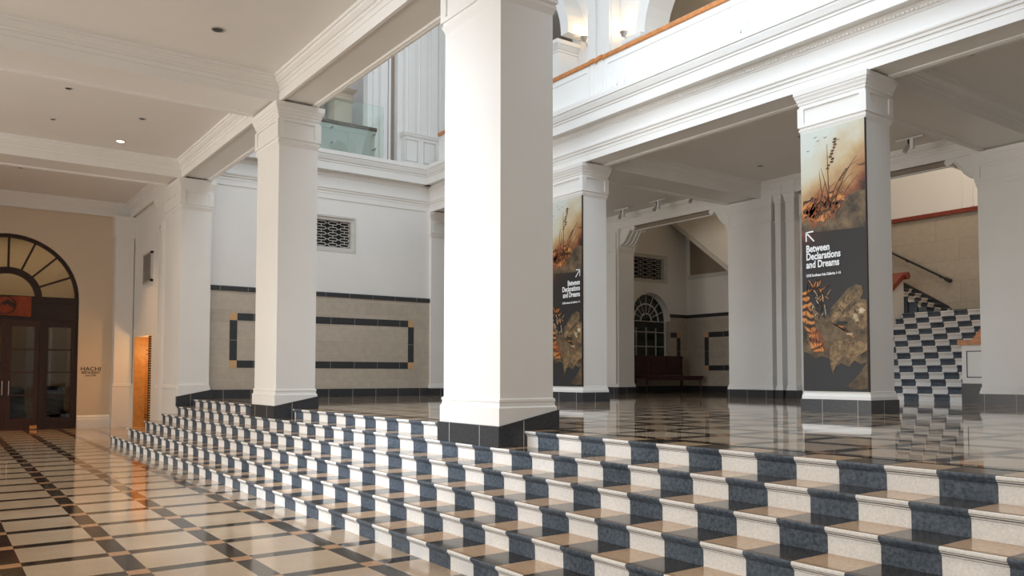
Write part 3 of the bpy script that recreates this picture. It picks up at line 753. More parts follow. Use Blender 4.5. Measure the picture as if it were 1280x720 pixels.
pp = MB().box(X3-.10, X3+.1, 20.0, 20.3, 1.3, 6.3, P); mesh_thing(pp, 'pilaster', 'narrow white pilaster strip right behind the half hidden banner column', 'column', (X3, 20.1, 1.3))
console(1, 14.93, 6.36, 'white scrolled bracket at the upper left of the broad pier by the alcove')
console(1, 8.22, 6.36, 'white scrolled bracket at the upper left of the right edge pier')
console(-1, 19.34, 6.36, 'white fluted bracket at the upper left corner of the alcove opening')
# frame strip beneath the lintel
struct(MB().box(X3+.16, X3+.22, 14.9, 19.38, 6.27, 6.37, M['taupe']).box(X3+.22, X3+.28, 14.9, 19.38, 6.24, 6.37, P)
       .box(X3+.16, X3+.22, 8.2, 12.6, 6.27, 6.37, M['taupe']).box(X3+.22, X3+.28, 8.2, 12.6, 6.24, 6.37, P), 'trim_19', 'thin taupe and white track under the back lintel')

# alcove
AW = M['paint']
AY = 20.6; AXr = 22.0
WL, WR, WT, WS = 20.05, 22.0, 0, 3.62
def alc():
    w = MB(); cx, r = 20.86, .98
    zs = 3.55
    w.box(18.6, cx-r, AY, AY+.5, 3.74, ZC, AW).box(cx+r, 22.75, AY, AY+.5, 3.74, 4.85, AW)
    n = 20
    gA, gB, gz0_, gz1_ = 19.65, 21.70, 4.90, 5.92
    for i in range(n):
        a0 = PI-PI*i/n; a1 = PI-PI*(i+1)/n
        p0 = (cx+r*math.cos(a0), zs+r*math.sin(a0)); p1 = (cx+r*math.cos(a1), zs+r*math.sin(a1))
        w.prism([p0, p1, (p1[0], 4.85), (p0[0], 4.85)], 'y', AY, AY+.5, AW)
    w.box(18.6, gA, AY, AY+.5, 4.85, 8.4, AW).box(gB, 22.75, AY, AY+.5, 4.85, 8.4, AW).box(gA, gB, AY, AY+.5, 5.92, 8.4, AW).box(gA, gB, AY, AY+.5, 4.85, 4.9, AW)
    struct(w, 'wall_alcove', 'shaded plaster wall of the alcove with arched window')
    s = MB().box(18.6, cx-r, AY-.01, AY+.5, ZP, 3.74, M['stoneX']).box(cx+r, 22.75, AY-.01, AY+.5, ZP, 3.74, M['stoneX']).box(cx-r, cx+r, AY-.01, AY+.5, ZP, 1.9, M['stoneX'])
    struct(s, 'wall_alcove_stone', 'shaded stone dado of the alcove')
    b = MB().box(cx+r-.02, 22.72, AY-.035, AY, 3.69, 3.81, M['granite_black']); struct(b, 'trim_20', 'black band on the alcove wall')
    struct(inlay(cx+r, 22.35, 1.76, 3.14, .185, mkx(AY-.01), ('r',)), 'trim_21', 'black frame inlay right of the arched window')
    struct(MB().box(18.6, 22.72, AY-.04, AY, ZP, 1.21, M['granite_black']), 'baseboard_alcove', 'black skirting of the alcove')
    grille('lattice grille high on the shaded alcove wall above the arched window', gA, gB, gz0_, gz1_, AY, 4, 5)
    wn = bpy.data.objects.new('window_2', None); C.objects.link(wn); wn.location = (cx, AY+.3, 1.9); wn['kind'] = 'structure'
    wn['label'] = 'arched window with dark green glass and white glazing bars in the alcove'
    yy = AY+.28
    g = MB().box(cx-r, cx+r, yy, yy+.02, 1.9, zs, M['darkglass'])
    g.prism([(cx+r*math.cos(PI*i/24), zs+r*math.sin(PI*i/24)) for i in range(25)], 'y', yy, yy+.02, M['darkglass']); g.build('glass_pane', wn)
    f = MB(); th = .026
    for q in (-.5, 0, .5): 
        if q: f.box(cx+q*r-th/2, cx+q*r+th/2, yy-.04, yy, 1.9, zs-.25, P)
    f.box(cx-th/2, cx+th/2, yy-.04, yy, 1.9, zs-.25, P)
    for s_ in (-1, 1): f.box(cx+s_*(r-.02)-.02, cx+s_*(r-.02)+.02, yy-.05, yy, 1.9, zs, P)
    for z in (2.1, 2.62, 3.14, zs-.02): f.box(cx-r, cx+r, yy-.04, yy, z-th/2, z+th/2, P)
    arc_ring(f, cx, zs-.02, .60, .64, yy-.04, yy, P); arc_ring(f, cx, zs-.02, .25, .29, yy-.04, yy, P); arc_ring(f, cx, zs, r-.05, r, yy-.05, yy, P)
    for i in range(1, 8):
        a = PI*i/8; f.tube((cx+.27*math.cos(a), yy-.02, zs+.27*math.sin(a)), (cx+.97*math.cos(a), yy-.02, zs+.97*math.sin(a)), .015, .015, P, 6)
    f.build('glazing_bars', wn)
alc()
# right side wall of alcove (faces the court)
XA = 22.72
w = MB().box(XA, XA+.2, 14.5, AY+.4, 3.74, 8.4, AW); struct(w, 'wall_alcove_side', 'plaster side wall of the alcove')
struct(MB().box(XA-.01, XA+.2, 14.5, AY+.4, ZP, 3.74, M['stoneY']), 'wall_alcove_side_stone', 'stone dado on the alcove side wall')
struct(MB().box(XA-.035, XA, 14.5, AY, 3.69, 3.81, M['granite_black']), 'trim_22', 'black band on the alcove side wall')
struct(inlay(15.0, 19.75, 1.76, 3.14, .185, mky(XA-.01), ('r',)), 'trim_23', 'black frame inlay on the alcove side wall')
struct(MB().box(XA-.04, XA, 14.5, AY, ZP, 1.21, M['granite_black']), 'baseboard_alcove_side', 'black skirting of the alcove side wall')
# side and string of the upper stair flight passing over the alcove
def ln(y): return 5.136+(y-17.8)*.7715
struct(MB().prism([(20.58, ln(20.58)), (14.6, ln(14.6)), (14.6, 8.4), (20.58, 8.4)], 'x', 21.7, 21.86, P), 'wall_flight', 'grey shaded side of the upper stair flight over the alcove')
struct(MB().prism([(20.58, ln(20.58)+.10), (14.6, ln(14.6)+.10), (14.6, ln(14.6)-.06), (20.58, ln(20.58)-.06)], 'x', 21.64, 21.98, M['frame']), 'trim_24', 'grey string edge of the sloping upper flight')
struct(MB().box(18.9, 24, 14.3, 14.45, ZP, 8.4, P), 'wall_alcove_right', 'wall between alcove and stair hall')
struct(MB().box(18.9, 24, 14.3, 21.2, 8.3, 8.4, P), 'ceiling', 'ceiling of the alcove')
struct(MB().box(X2+W, X3+.1, YW+.05, YW+.35, ZP, ZC, P), 'wall_hall_end', 'white end wall of the raised hall')
struct(MB().box(19.3, 19.5, -5, 5.2, ZP, 11.2, P).box(18.9, 19.1, 4.9, 24, 6.9, 11.2, P), 'wall_hall_back', 'back wall of the raised hall')
struct(MB().box(X1+W, X2+W, -5.2, -5, ZP, 7.6, P), 'wall_court_rear', 'wall closing the court behind the viewer')
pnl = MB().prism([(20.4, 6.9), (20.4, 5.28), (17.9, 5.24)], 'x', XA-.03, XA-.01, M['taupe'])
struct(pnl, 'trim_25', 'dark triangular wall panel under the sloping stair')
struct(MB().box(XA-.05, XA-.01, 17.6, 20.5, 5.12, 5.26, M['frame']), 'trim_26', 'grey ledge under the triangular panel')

# bench
t = thing('bench', 'dark wooden high backed bench in the alcove under the arched window', 'bench', (20.9, AY-.8, ZP))
bx0, bx1 = 19.55, 21.9
MB().box(bx0+.1, bx1+.55, AY-1.0, AY-.5, 1.50, 1.57, M['benchwood']).box(bx0+.1, bx1+.5, AY-.98, AY-.95, 1.42, 1.50, M['benchwood']).build('seat', t)
bk = MB().box(bx0, bx1, AY-.5, AY-.44, 1.6, 2.2, M['benchwood']).box(bx0-.03, bx1+.03, AY-.52, AY-.42, 2.2, 2.27, M['benchwood'])
for q in (bx0, bx0+.78, bx0+1.56, bx1-.06): bk.box(q, q+.06, AY-.52, AY-.44, 1.6, 2.2, M['benchwood'])
bk.build('backrest', t)
for x in (bx0+.13, bx1+.45):
    lg = MB(); pr = [(ZP, .02), (1.05, .035), (1.1, .02), (1.2, .03), (1.25, .022), (1.36, .036), (1.42, .03)]
    for (z0, r0), (z1, r1) in zip(pr, pr[1:]): lg.tube((x, AY-.95, z0), (x, AY-.95, z1), r0, r1, M['leafwood'], 10)
    lg.build('leg', t)
for x in (bx0+.03, bx1-.03): MB().box(x-.03, x+.03, AY-.53, AY-.47, ZP, 1.6, M['benchwood']).build('leg', t)

# ------------------------------------------------------------------ grand staircase at the right
GX, GR, GT, GN = 18.95, .17, .28, 14
GYl, GYr = 12.38, 8.98
gs = thing('grand_staircase', 'tall flight of stairs tiled in staggered black and white, right of the banner column', 'stairs', (GX, 10.8, ZP))
tw = .36
def tiled_step(x0, z, zb, ya_, yb_, shift, nosing=.035, axis='x', run=GT):
    mb = MB(); h = z-zb
    pts = [(x0+run+nosing, z), (x0+.012, z), (x0, z-.010), (x0, z-.028), (x0+.014, z-.042), (x0+nosing*.8, z-.06), (x0+nosing, z-.09), (x0+nosing*.8, zb+.03), (x0+.015, zb)]
    n = 0; y = ya_+((shift) % (2*tw))-2*tw
    while y < yb_:
        a, b_ = max(y, ya_), min(y+tw, yb_); black = n % 2 == 0
        if b_ > a+.001:
            for i in range(len(pts)-1):
                mat = (M['tread_black'] if black else M['tread_beige']) if i == 0 else (M['riser_black'] if black else M['riser_white'])
                p, q = pts[i], pts[i+1]
                if axis == 'x': vv = [(p[0], a, p[1]), (p[0], b_, p[1]), (q[0], b_, q[1]), (q[0], a, q[1])]
                else: vv = [(a, p[0], p[1]), (b_, p[0], p[1]), (b_, q[0], q[1]), (a, q[0], q[1])]
                mb.add(vv, [(0, 1, 2, 3)], mat)
        y += tw; n += 1
    return mb
for k in range(GN):
    x0 = GX+k*GT; z = ZP+GR*(k+1)
    ya_ = GYr if k > 0 else GYr-.12
    m = tiled_step(x0, z, z-GR, ya_, GYl, -k*tw/2+.3+(.12 if k == 0 else 0))
    m.box(x0+.05, x0+GT, ya_, GYl, ZP+.001, z-.002, M['riser_black'])
    m.build('step', gs)
ZL = ZP+GR*GN
WX = 24.2
struct(MB().box(GX+GN*GT, WX+.1, 5, 12.0, ZL-.3, ZL-.001, M['riser_black']), 'floor', 'dark stair landing')
for k in range(9):
    y0 = 11.75+k*GT; z = ZL+GR*(k+1)
    m = tiled_step(y0, z, z-GR, GX+GN*GT+.05, WX, k*tw/2, axis='y')
    m.box(GX+GN*GT+.05, WX, y0+.05, y0+GT, ZL, z-.002, M['riser_black'])
    m.build('upper_step', gs)
# stair hall back wall
struct(MB().box(WX, WX+.2, 5, 17, ZL-.3, 6.32, M['blockY']), 'wall_stair', 'beige stone block wall behind the grand staircase')
struct(MB().box(WX+.0, WX+.2, 5, 17, 6.42, 11, P), 'wall_stair_upper', 'white wall over the stone blocks')
mesh_thing(MB().box(WX-.10, WX+.2, 5, 17, 6.30, 6.42, M['redwood']), 'wall_rail', 'dark red wooden cap rail along the top of the stone block wall', 'rail', (WX, 11, 6.3))
for y in (10.0, 11.1, 11.35, 12.9):
    pass
struct(MB().box(WX-.03, WX, 11.05, 11.09, 6.45, 9, P).box(WX-.03, WX, 11.33, 11.37, 6.45, 9, P), 'trim_27', 'thin raised strips on the upper stair wall')
sk = MB().prism([(5, ZL), (11.75, ZL), (14.5, ZL+1.67), (14.5, ZL+1.92), (11.8, ZL+.26), (11.7, ZL+.14), (5, ZL+.14)], 'x', WX-.03, WX, M['granite_black'])
struct(sk, 'baseboard_stair', 'black skirting stepping down along the stair wall')
hr = thing('handrail', 'black metal handrail sloping down the stone block wall', 'handrail', (WX-.1, 12, 4.3))
h = MB().tube((WX-.1, 14.6, 6.05), (WX-.1, 11.75, 4.38), .032, .032, M['blackmetal']).tube((WX-.1, 11.85, 4.43), (WX-.1, 11.68, 4.34), .055, .06, M['blackmetal'])
h.build('rail_bar', hr)
for y in (12.0, 13.0): 
    zz = 4.38+(y-11.75)*.586; MB().tube((WX, y, zz-.05), (WX-.1, y, zz-.03), .022, .03, M['blackmetal']).build('rail_bracket', hr)
# side walls of the stair hall
struct(MB().box(GX+.1, WX, 5.2, 5.4, ZP, 11, P), 'wall_stair_side', 'white side wall of the stair hall')
struct(MB().box(X3+.5, WX+.2, 4.9, 20.9, 11, 11.2, M['ceil']), 'ceiling', 'high ceiling over the stair hall')
# left balustrade of the flight
lb = thing('stair_balustrade', 'white panelled stair balustrade with red wooden cap on the left side of the grand staircase', 'balustrade', (GX+.2, GYl+.15, ZP))
xe = GX+GN*GT-.1
m = MB().prism([(GX+.5, ZP+.1), (xe, ZL-.25), (xe, ZL+1.02), (GX+.5, ZP+1.28)], 'y', GYl, GYl+.3, P).box(GX-.05, GX+.5, GYl, GYl+.78, ZP+.3, ZP+1.28, P); m.build('string_wall', lb)
MB().prism([(GX-.08, ZP), (GX+.5, ZP), (GX+.5, ZP+.3), (GX-.08, ZP+.3)], 'y', GYl-.01, GYl+.8, M['granite_black']).prism([(GX+.5, ZP), (xe, ZL-.28), (xe, ZL-.02), (GX+.5, ZP+.28)], 'y', GYl-.012, GYl+.312, M['granite_black']).build('base_course', lb)
MB().prism([(GX-.12, ZP+1.28), (GX+.55, ZP+1.28), (xe-.1, ZL+1.0), (xe+.06, ZL+1.02), (xe+.06, ZL+1.16), (xe-.1, ZL+1.16), (GX+.5, ZP+1.42), (GX-.12, ZP+1.42)], 'y', GYl-.08, GYl+.35, M['redwood']).box(GX-.12, GX+.5, GYl+.34, GYl+.85, ZP+1.28, ZP+1.42, M['redwood']).build('cap_rail', lb)
cr = lb.children[-1]
MB().tube((xe-.02, GYl-.16, ZL+1.09), (xe-.02, GYl+.42, ZL+1.09), .11, .11, M['redwood'], 20).build('volute', cr)
# right balustrade
rb = thing('stair_balustrade', 'white pedestal balustrade with orange wooden cap on the right side of the grand staircase', 'balustrade', (GX+.2, GYr-.25, ZP))
y0, y1 = GYr-.62, GYr-.02
m = MB().prism([(GX-.05, ZP+.4), (GX+.55, ZP+.4), (xe, ZL-.1), (xe, ZL+1.02), (GX+.55, ZP+1.28), (GX-.05, ZP+1.28)], 'y', y0+.02, y1, P)
for (a, b_, c, d) in ((y0+.08, y0+.10, ZP+.55, ZP+1.15), (y1-.12, y1-.10, ZP+.55, ZP+1.15), (y0+.08, y1-.1, ZP+.55, ZP+.57), (y0+.08, y1-.1, ZP+1.13, ZP+1.15)):
    m.box(GX-.056, GX-.05, a, b_, c, d, M['blackmetal'])
m.build('string_wall', rb)
MB().prism([(GX-.09, ZP), (GX+.55, ZP), (xe, ZL-.12), (xe, ZL-.08), (GX+.55, ZP+.42), (GX-.09, ZP+.42)], 'y', y0, y1, M['granite_black']).build('base_course', rb)
MB().prism([(GX-.12, ZP+1.28), (GX+.55, ZP+1.28), (xe, ZL+1.02), (xe, ZL+1.12), (GX+.52, ZP+1.40), (GX-.12, ZP+1.40)], 'y', y0-.04, y1+.06, M['wood']).build('cap_rail', rb)

# ------------------------------------------------------------------ banners on the columns
def banner_bg():
    m, nt, b = new_mat('printed landscape backdrop'); co = objco(nt)
    s = N(nt, 'ShaderNodeSeparateXYZ'); nt.links.new(co, s.inputs[0])
    h = mth(nt, 'DIVIDE', s.outputs[2], 4.33)
    w1 = mth(nt, 'MULTIPLY', mth(nt, 'SUBTRACT', noise(nt, co, 1.6, 5, .6), .5), .30)
    w2 = mth(nt, 'MULTIPLY', s.outputs[1], .16)          # amber cloud heavier on one side
    hh = mth(nt, 'ADD', mth(nt, 'ADD', h, w1), w2)
    c = ramp(nt, hh, [(0., (.028, .028, .030)), (.30, (.022, .02, .019)), (.58, (.016, .013, .012)), (.655, (.035, .012, .008)), (.70, (.20, .055, .018)), (.755, (.36, .18, .07)), (.84, (.50, .37, .20)), (.92, (.56, .53, .42)), (1., (.58, .61, .56))])
    nt.links.new(c, b.inputs['Base Color']); b.inputs['Roughness'].default_value = .55; return m
M['bg'] = banner_bg()
def paintmat(name, a, b_, sc): 
    m, nt, b = new_mat(name); co = objco(nt)
    nt.links.new(ramp(nt, noise(nt, co, sc, 5, .65), [(.35, a), (.65, b_)]), b.inputs['Base Color']); b.inputs['Roughness'].default_value = .6; return m
M['bgdark'] = paintmat('printed dark ground', (.012, .01, .009), (.03, .024, .02), 5)
M['rockp'] = paintmat('printed pale rock', (.07, .042, .02), (.33, .21, .10), 13)
M['rockp2'] = paintmat('printed shadowed rock', (.03, .022, .014), (.20, .13, .065), 4)
def streaks(name, a, b_, sc):
    m, nt, b = new_mat(name); co = objco(nt)
    w = N(nt, 'ShaderNodeTexWave'); w.bands_direction = 'Z'; nt.links.new(co, w.inputs['Vector'])
    w.inputs['Scale'].default_value = sc; w.inputs['Distortion'].default_value = 9; w.inputs['Detail'].default_value = 4
    w.inputs['Detail Scale'].default_value = 1.6
    nt.links.new(ramp(nt, w.outputs['Fac'], [(.18, a), (.5, b_), (.95, tuple(min(1, c*1.5) for c in b_))]), b.inputs['Base Color']); b.inputs['Roughness'].default_value = .6; return m
M['amberp'] = streaks('printed rust foliage', (.035, .014, .006), (.40, .155, .04), 2.6)
M['reedp'] = paintmat('printed reeds', (.05, .02, .008), (.16, .08, .03), 9)
M['reedr'] = paintmat('printed red grass', (.18, .03, .01), (.42, .12, .03), 9)
M['cream'] = paintmat('printed cream stone', (.35, .25, .14), (.66, .55, .38), 9)
def banner(y0, mirror, label):
    Wd = DEP; z0, z1 = 1.33, 5.62; xf = X2-.03
    t = thing('exhibition_banner', label, 'banner', (X2, y0+Wd/2, z0))
    PM = MB().box(xf, X2, y0, y0+Wd, z0, z1, M['bg'])
    def S(s): return y0+Wd*(1-s)                       # s from left (0) to right (1)
    layer = [0]
    def flat(name, polys, mat):
        layer[0] += 1; d = .0008*layer[0]
        for pl in polys: PM.prism([(S(a), z) for a, z in pl], 'x', xf-d-.0006, xf-.0001, mat)
    rnd = random.Random(7)
    def blob(cx, cz, rx, rz, n=26, j=.16, sk=0):
        out = []
        for i in range(n):
            a = 2*PI*i/n; k = 1+rnd.uniform(-j, j)
            out.append((min(.995, max(.005, cx+rx*k*math.cos(a)+sk*math.sin(a))), cz+rz*k*math.sin(a)))
        return out
    flat('printed_hill', [[(0, 3.95), (.0, 4.12), (.15, 4.22), (.35, 4.15), (.5, 4.2), (.62, 4.25), (.7, 4.42), (.85, 4.5), (.995, 4.48), (.995, 3.9)]], M['rockp2'])
    flat('printed_bush', [blob(.34, 4.28, .28, .17, j=.25), blob(.16, 4.36, .15, .18, j=.3), blob(.5, 4.42, .18, .13, j=.3)], M['amberp'])
    def blade(s, z, ds, dz, w, bend):
        n = 7; L = []; R = []
        for i in range(n+1):
            u = i/n; a = s+ds*u+bend*u*u; b = z+dz*u-abs(bend)*.5*u*u*u; ww = w*(1-u)*(.35+u)+.0015
            L.append((min(.99, max(.01, a-ww)), b)); R.append((min(.99, max(.01, a+ww)), b))
        return L+R[::-1]
    flat('printed_grass', [blade(rnd.uniform(.0, .55), rnd.uniform(4.0, 4.4), rnd.uniform(-.08, .16), rnd.uniform(.15, .42), .012, rnd.uniform(-.1, .16)) for _ in range(46)], M['reedr'])
    reeds = [blade(.45, 4.25, -.02, 1.1, .012, .0), blade(.5, 4.1, -.12, .9, .016, -.05), blade(.5, 4.2, .18, .95, .014, .2), blade(.47, 4.3, .08, .85, .012, .34),
             blade(.55, 4.2, .22, .6, .012, .12), blade(.42, 4.2, .2, .7, .01, .2), blade(.6, 4.15, .2, .35, .01, .15), blade(.38, 4.2, -.1, .75, .01, .02)]
    reeds += [blade(rnd.uniform(.2, .6), 4.15, rnd.uniform(-.05, .3), rnd.uniform(.3, .55), .008, rnd.uniform(0, .2)) for _ in range(14)]
    flat('printed_reeds', reeds, M['reedp'])
    flat('printed_seed_head', [blob(.45+.012*i+rnd.uniform(-.02, .03), 4.95+.045*i, .028, .02, 8) for i in range(11)]+[blob(.62+.02*i, 4.72+.03*i, .022, .014, 8) for i in range(6)], M['reedp'])
    flat('printed_birds', [[(a-.03, z+.012), (a, z), (a+.03, z+.016), (a, z+.008)] for a, z in ((.24, 5.50), (.28, 5.43), (.40, 5.46), (.54, 5.36), (.6, 5.37), (.12, 5.3))]+
         [[(.86, 4.93), (.92, 4.90), (.995, 4.91), (.995, 4.88), (.92, 4.885)], [(.88, 4.66), (.93, 4.63), (.995, 4.65), (.995, 4.61), (.93, 4.61)]], M['reedp'])
    # boulders and undergrowth in the lower half
    flat('boulder', [[(.0, 1.98), (.0, 2.6), (.12, 2.72), (.25, 2.62), (.36, 2.5), (.45, 2.66), (.58, 2.80), (.72, 2.96), (.84, 3.02), (.93, 2.98), (.95, 2.88), (.90, 2.78), (.995, 2.76), (.995, 1.80), (.9, 1.76), (.8, 1.82), (.72, 1.72), (.6, 1.78), (.5, 1.70), (.42, 1.86), (.3, 1.9), (.2, 1.86), (.1, 1.95)]], M['rockp2'])
    flat('boulder', [[(.42, 2.45), (.50, 2.62), (.66, 2.82), (.80, 2.93), (.9, 2.96), (.88, 2.84), (.74, 2.72), (.62, 2.56), (.5, 2.44)],
         [(.62, 2.52), (.74, 2.62), (.86, 2.72), (.995, 2.72), (.995, 2.36), (.93, 2.30), (.86, 2.36), (.76, 2.5)]], M['rockp'])
    flat('boulder', [[(.42, 2.0), (.5, 2.12), (.7, 2.16), (.995, 2.10), (.995, 1.98), (.8, 1.86), (.62, 1.88), (.52, 1.76), (.48, 1.6), (.44, 1.75)]], M['rockp'])
    flat('boulder', [[(.68, 1.42), (.78, 1.5), (.88, 1.62), (.995, 1.8), (.995, 1.38), (.8, 1.36)]], M['rockp2'])
    flat('fern', [[(.0, 2.5), (.0, 2.95), (.06, 2.98), (.12, 2.86), (.17, 2.6), (.2, 2.4), (.24, 2.2), (.31, 2.08), (.34, 1.98), (.24, 1.95), (.14, 2.0), (.1, 2.25)]], M['amberp'])
    fr_ = []
    for q in range(34):
        a_ = rnd.uniform(0, 1); fr_.append(blade(.20+.14*math.cos(a_*6.3), 2.86+.15*math.sin(a_*6.3), rnd.uniform(-.1, .12), rnd.uniform(-.14, .2), .013, rnd.uniform(-.06, .06)))
    flat('fern', fr_, M['amberp'])
    flat('fern', [blade(.46+.012*q, 2.42-.004*q, .22+.012*q, -.06-.03*q, .022, .02) for q in range(7)], M['amberp'])
    flat('fern', [blade(.12+.03*q, 2.35, .06+.02*q, -.36, .016, .03) for q in range(5)], M['reedr'])
    flat('lichen', [blade(rnd.uniform(.16, .42), rnd.uniform(2.55, 2.95), rnd.uniform(-.05, .08), rnd.uniform(-.2, .1), .009, 0) for _ in range(16)]+
         [blob(.84, 2.5, .05, .06, j=.35), blob(.92, 2.6, .04, .05, j=.35), blob(.74, 2.24, .05, .02, j=.3)], M['cream'])
    flat('crack', [blade(rnd.uniform(.02, .3), rnd.uniform(2.1, 3.0), rnd.uniform(-.04, .08), rnd.uniform(-.12, .16), .008, rnd.uniform(-.05, .05)) for _ in range(24)]+
         [blade(rnd.uniform(.5, .9), rnd.uniform(2.45, 2.8), rnd.uniform(-.1, .1), rnd.uniform(-.1, .1), .006, 0) for _ in range(16)]+
         [blob(.62, 2.42, .09, .035, 12, .3), blob(.27, 2.70, .06, .07, 12, .3)], M['bgdark'])
    pan = PM.build('printed_panel', t)
    MB().box(xf-.002, X2, y0-.014, y0, z0-.005, z1+.005, M['ink']).build('panel_edge', pan)
    d = .012; o = xf-d
    R, U = (0, -1, 0), (0, 0, 1)
    if not mirror: al, s0, = 'LEFT', .075
    else: al, s0 = 'RIGHT', .955
    for txt, zb_ in (('Between', 3.62), ('Declarations', 3.49), ('and Dreams', 3.355)):
        text_mesh('title_lettering', txt, .163, (o, S(s0), zb_), R, U, M['white'], t, al, .75, .0045)
    text_mesh('subtitle_lettering', 'UOB Southeast Asia Galleries 1–16', .062, (o, S(s0), 3.21), R, U, M['white'], t, al, .70, .0015)
    a = MB(); q = 1 if not mirror else -1
    bx = S(s0+q*.005); 
    def bar(p, r_, w_=.011):
        (ya1, za1), (ya2, za2) = p, r_; dx, dz = ya2-ya1, za2-za1; L = math.hypot(dx, dz); nx_, nz_ = -dz/L*w_, dx/L*w_
        a.prism([(ya1-nx_, za1-nz_), (ya1+nx_, za1+nz_), (ya2+nx_, za2+nz_), (ya2-nx_, za2-nz_)], 'x', o-.001, o+.001, M['white'])
    bar((bx, 3.95), (bx-q*.145, 3.79)); bar((bx, 3.955), (bx, 3.80)); bar((bx, 3.95), (bx-q*.135, 3.955))
    a.build('arrow', t)
banner(Y1+.0, False, 'tall printed banner on the nearer column, title text with an arrow pointing up left')
banner(Y2+.0, True, 'tall printed banner beside the foreground column, title text with an arrow pointing up right')

# ------------------------------------------------------------------ ceiling fittings
def downlight(x, y, z, label, lit=False, r=.085, grp='recessed downlights'):
    t = thing('downlight', label, 'ceiling lamp', (x, y, z-.01), grp)
    MB().disc_ring((x, y), r*.8, r, z-.012, z+.0, M['metal']).build('trim_ring', t)
    MB().tube((x, y, z-.002), (x, y, z-.006), r*.8, r*.8, M['lampglow2'] if lit else M['blackmetal'], 20).build('lamp', t)
    return t
downlight(3.38, 13.24-.9, ZC, 'large unlit round downlight in the nearest lobby ceiling bay', False, .10)
downlight(3.30, 19.6, ZC, 'lit warm downlight in the middle lobby ceiling bay', True, .10)
downlight(3.36, 17.6, ZC, 'faint small round fitting in the middle bay right of the others', False, .07)
downlight(1.90, 16.5, ZC, 'faint small round fitting in the middle bay nearest the beam', False, .06)
downlight(1.89, 18.7, ZC, 'faint small round fitting in the middle bay, left side', False, .05)
downlight(1.7, 23.6, ZC, 'small round fitting in the far lobby bay, left of the doorway', False, .06)
downlight(3.4, 23.4, ZC, 'small round fitting in the far lobby bay near the side wall', False, .06)
downlight(13.5, 6.17, ZC, 'dark downlight in the hall ceiling near the top right corner', False, .10)
downlight(13.37, 12.99, ZC, 'dark downlight in the hall ceiling just above the middle beam', False, .10)
downlight(16.59, 12.6, ZC, 'dark downlight in the hall ceiling over the clustered pilasters', False, .08)
downlight(15.25, 10.5, ZC, 'dark downlight in the hall ceiling close to the banner column', False, .08)
def tracklight(x, y, z, label):
    t = thing('track_spotlight', label, 'spotlight', (x, y, z), 'spotlights along the back lintel')
    MB().box(x-.03, x+.03, y-.30, y+.3, z-.03, z, P).build('mounting_bar', t)
    MB().box(x-.04, x+.04, y-.09, y-.02, z-.26, z-.03, M['whiteplastic']).build('ballast_box', t)
    MB().tube((x, y+.03, z-.03), (x, y+.03, z-.16), .018, .018, M['blackmetal']).build('stem', t)
    MB().tube((x+.03, y+.03, z-.14), (x-.05, y+.10, z-.30), .045, .055, M['metal'], 14).build('lamp_head', t)
tracklight(17.35, 18.35, ZC-.02, 'small spotlight on the back lintel, leftmost above the alcove')
tracklight(17.35, 16.85, ZC-.02, 'small spotlight on the back lintel, middle one above the alcove')
tracklight(17.35, 15.45, ZC-.02, 'small spotlight on the back lintel, next to the hall beam')
tracklight(17.2, 9.15, ZC-.02, 'small spotlight on the back lintel right of the near banner column')

# ------------------------------------------------------------------ enclosing parts behind the viewer
fw = MB()
for (a, b_) in ((-5, -3.8), (1.2, 2.6), (8, 9.4), (14.6, 16), (20.8, 22.4), (26, Y5)):
    fw.box(-9.3, -9, a, b_, 0, ZC, P)
fw.box(-9.3, -9, -5, Y5, 5.6, ZC, P)
struct(fw, 'wall_facade', 'white facade wall of the lobby with tall openings')
struct(MB().box(X2+W, 27, -5, -4.8, ZP, ZC, P).box(-9, X1, -5.2, -5, 0, ZC, P), 'wall_rear', 'white wall behind the viewer')
struct(MB().box(X1, 28, 27, 27.2, 7.3, 14, P), 'wall_upper_end', 'white upper end wall')

# ------------------------------------------------------------------ light
wd = bpy.data.worlds.new('daylight'); bpy.context.scene.world = wd; wd.use_nodes = True
bg = wd.node_tree.nodes['Background']; bg.inputs[0].default_value = (.86, .93, 1, 1); bg.inputs[1].default_value = .5
def area(name, loc, direction, sx, sy, power, col, spread=180):
    l = bpy.data.lights.new(name, 'AREA'); l.shape = 'RECTANGLE'; l.size = sx; l.size_y = sy; l.energy = power; l.color = col; l.spread = math.radians(spread)
    o = bpy.data.objects.new(name, l); C.objects.link(o); o.location = loc
    o.rotation_euler = Vector(direction).to_track_quat('-Z', 'Z').to_euler(); return o
area('skylight_court', (8.3, 9, 13.5), (0, 0, -1), 6, 20, 640, (.80, .90, 1))
area('hall_fill_light', (4.9, 9, 10.8), (1, .05, -.62), 20, 3.4, 400, (.78, .89, 1), 90)  # added fill for hall piers and balcony; no upper windows are modelled
area('window_light_lobby', (-8.8, 4, 2.9), (1, .12, .12), 17, 5.2, 820, (1, .97, .93), 130)
area('window_light_lobby', (-8.8, 16, 2.9), (1, -.05, .12), 6, 5, 260, (1, .93, .84), 100)
def point(name, loc, power, col, r=.15):
    l = bpy.data.lights.new(name, 'POINT'); l.energy = power; l.color = col; l.shadow_soft_size = r
    o = bpy.data.objects.new(name, l); C.objects.link(o); o.location = loc; return o
point('niche_lamp', (5.5, 25.2, 2.3), 28, (1, .62, .25))
def spot(name, loc, power, col, ang=80):
    l = bpy.data.lights.new(name, 'SPOT'); l.energy = power; l.color = col; l.spot_size = math.radians(ang); l.spot_blend = .8; l.shadow_soft_size = .4
    o = bpy.data.objects.new(name, l); C.objects.link(o); o.location = loc; return o
spot('downlight_and_fill', (3.30, 19.6, ZC-.05), 120, (1, .72, .45), 110)
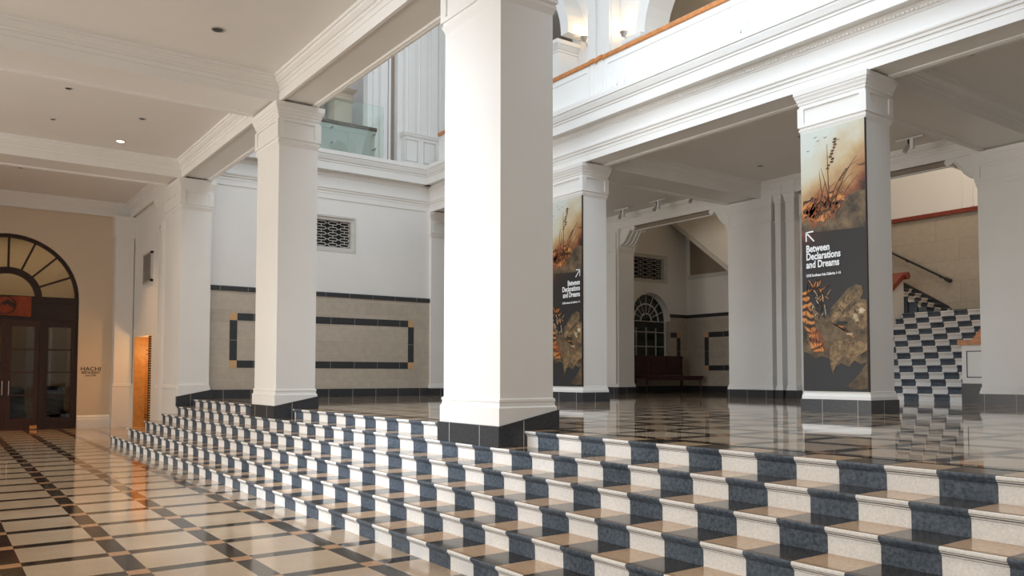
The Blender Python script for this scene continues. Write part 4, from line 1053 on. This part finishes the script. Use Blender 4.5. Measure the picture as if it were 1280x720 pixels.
for (x, y) in ((1.4, -1), (-2, 2), (1.2, 4.8), (-2.5, 8), (1.0, 11.6), (-2.5, 14.5), (1.0, 16.6), (-5.5, 18)):  # added spots without fittings; their floor bounce brightens the lobby ceiling
    spot('downlight_and_fill', (x, y, ZC-.05), 310, (1, .87, .70), 130)
spot('downlight_and_fill', (3.4, 24.1, ZC-.05), 520, (1, .58, .26), 82)  # added orange spots, this and the next two, for doorway wall glow
spot('downlight_and_fill', (-.6, 24.1, ZC-.05), 260, (1, .58, .26), 82)
spot('downlight_and_fill', (-1.5, 23.6, ZC-.05), 130, (1, .58, .26), 82)
point('alcove_fill', (20.3, 17.6, 6.3), 9, (1, .72, .42))  # added warm point light without a fixture, browns the alcove walls
area('restaurant_fill', (2.2, Y5+1.8, 6.1), (0, 0, -1), 4, 2, 60, (1, .78, .5))  # unseen light added to brighten the room behind the door glass
point('stair_hall_fill', (21.5, 10, 9.5), 170, (1, .87, .72), .5)  # unseen light added to brighten the stairs and upper wall
point('gallery_lamp', (15.8, 12, 12), 30, (1, .88, .72), .5)

# ------------------------------------------------------------------ camera
f, cy, yaw, pt, ro, H = 1013.42, 426.04, .6215, .0425, .0014, 1.5795
F = Vector((math.sin(yaw)*math.cos(pt), math.cos(yaw)*math.cos(pt), math.sin(pt)))
R = Vector((math.cos(yaw), -math.sin(yaw), 0)); U = R.cross(F)
R2 = R*math.cos(ro)+U*math.sin(ro); U2 = -R*math.sin(ro)+U*math.cos(ro)
cam = bpy.data.cameras.new('camera'); co = bpy.data.objects.new('camera', cam); C.objects.link(co)
co.matrix_world = Matrix(((R2.x, U2.x, -F.x, 0), (R2.y, U2.y, -F.y, 0), (R2.z, U2.z, -F.z, H), (0, 0, 0, 1)))
cam.sensor_width = 36; cam.lens = 36*f/1280; cam.shift_y = (cy-360)/1280; cam.clip_end = 200; cam.clip_start = .05
bpy.context.scene.camera = co
vs = bpy.context.scene.view_settings
vs.view_transform = 'Standard'; vs.look = 'None'; vs.exposure = 0.22; vs.gamma = 1; vs.use_curve_mapping = False
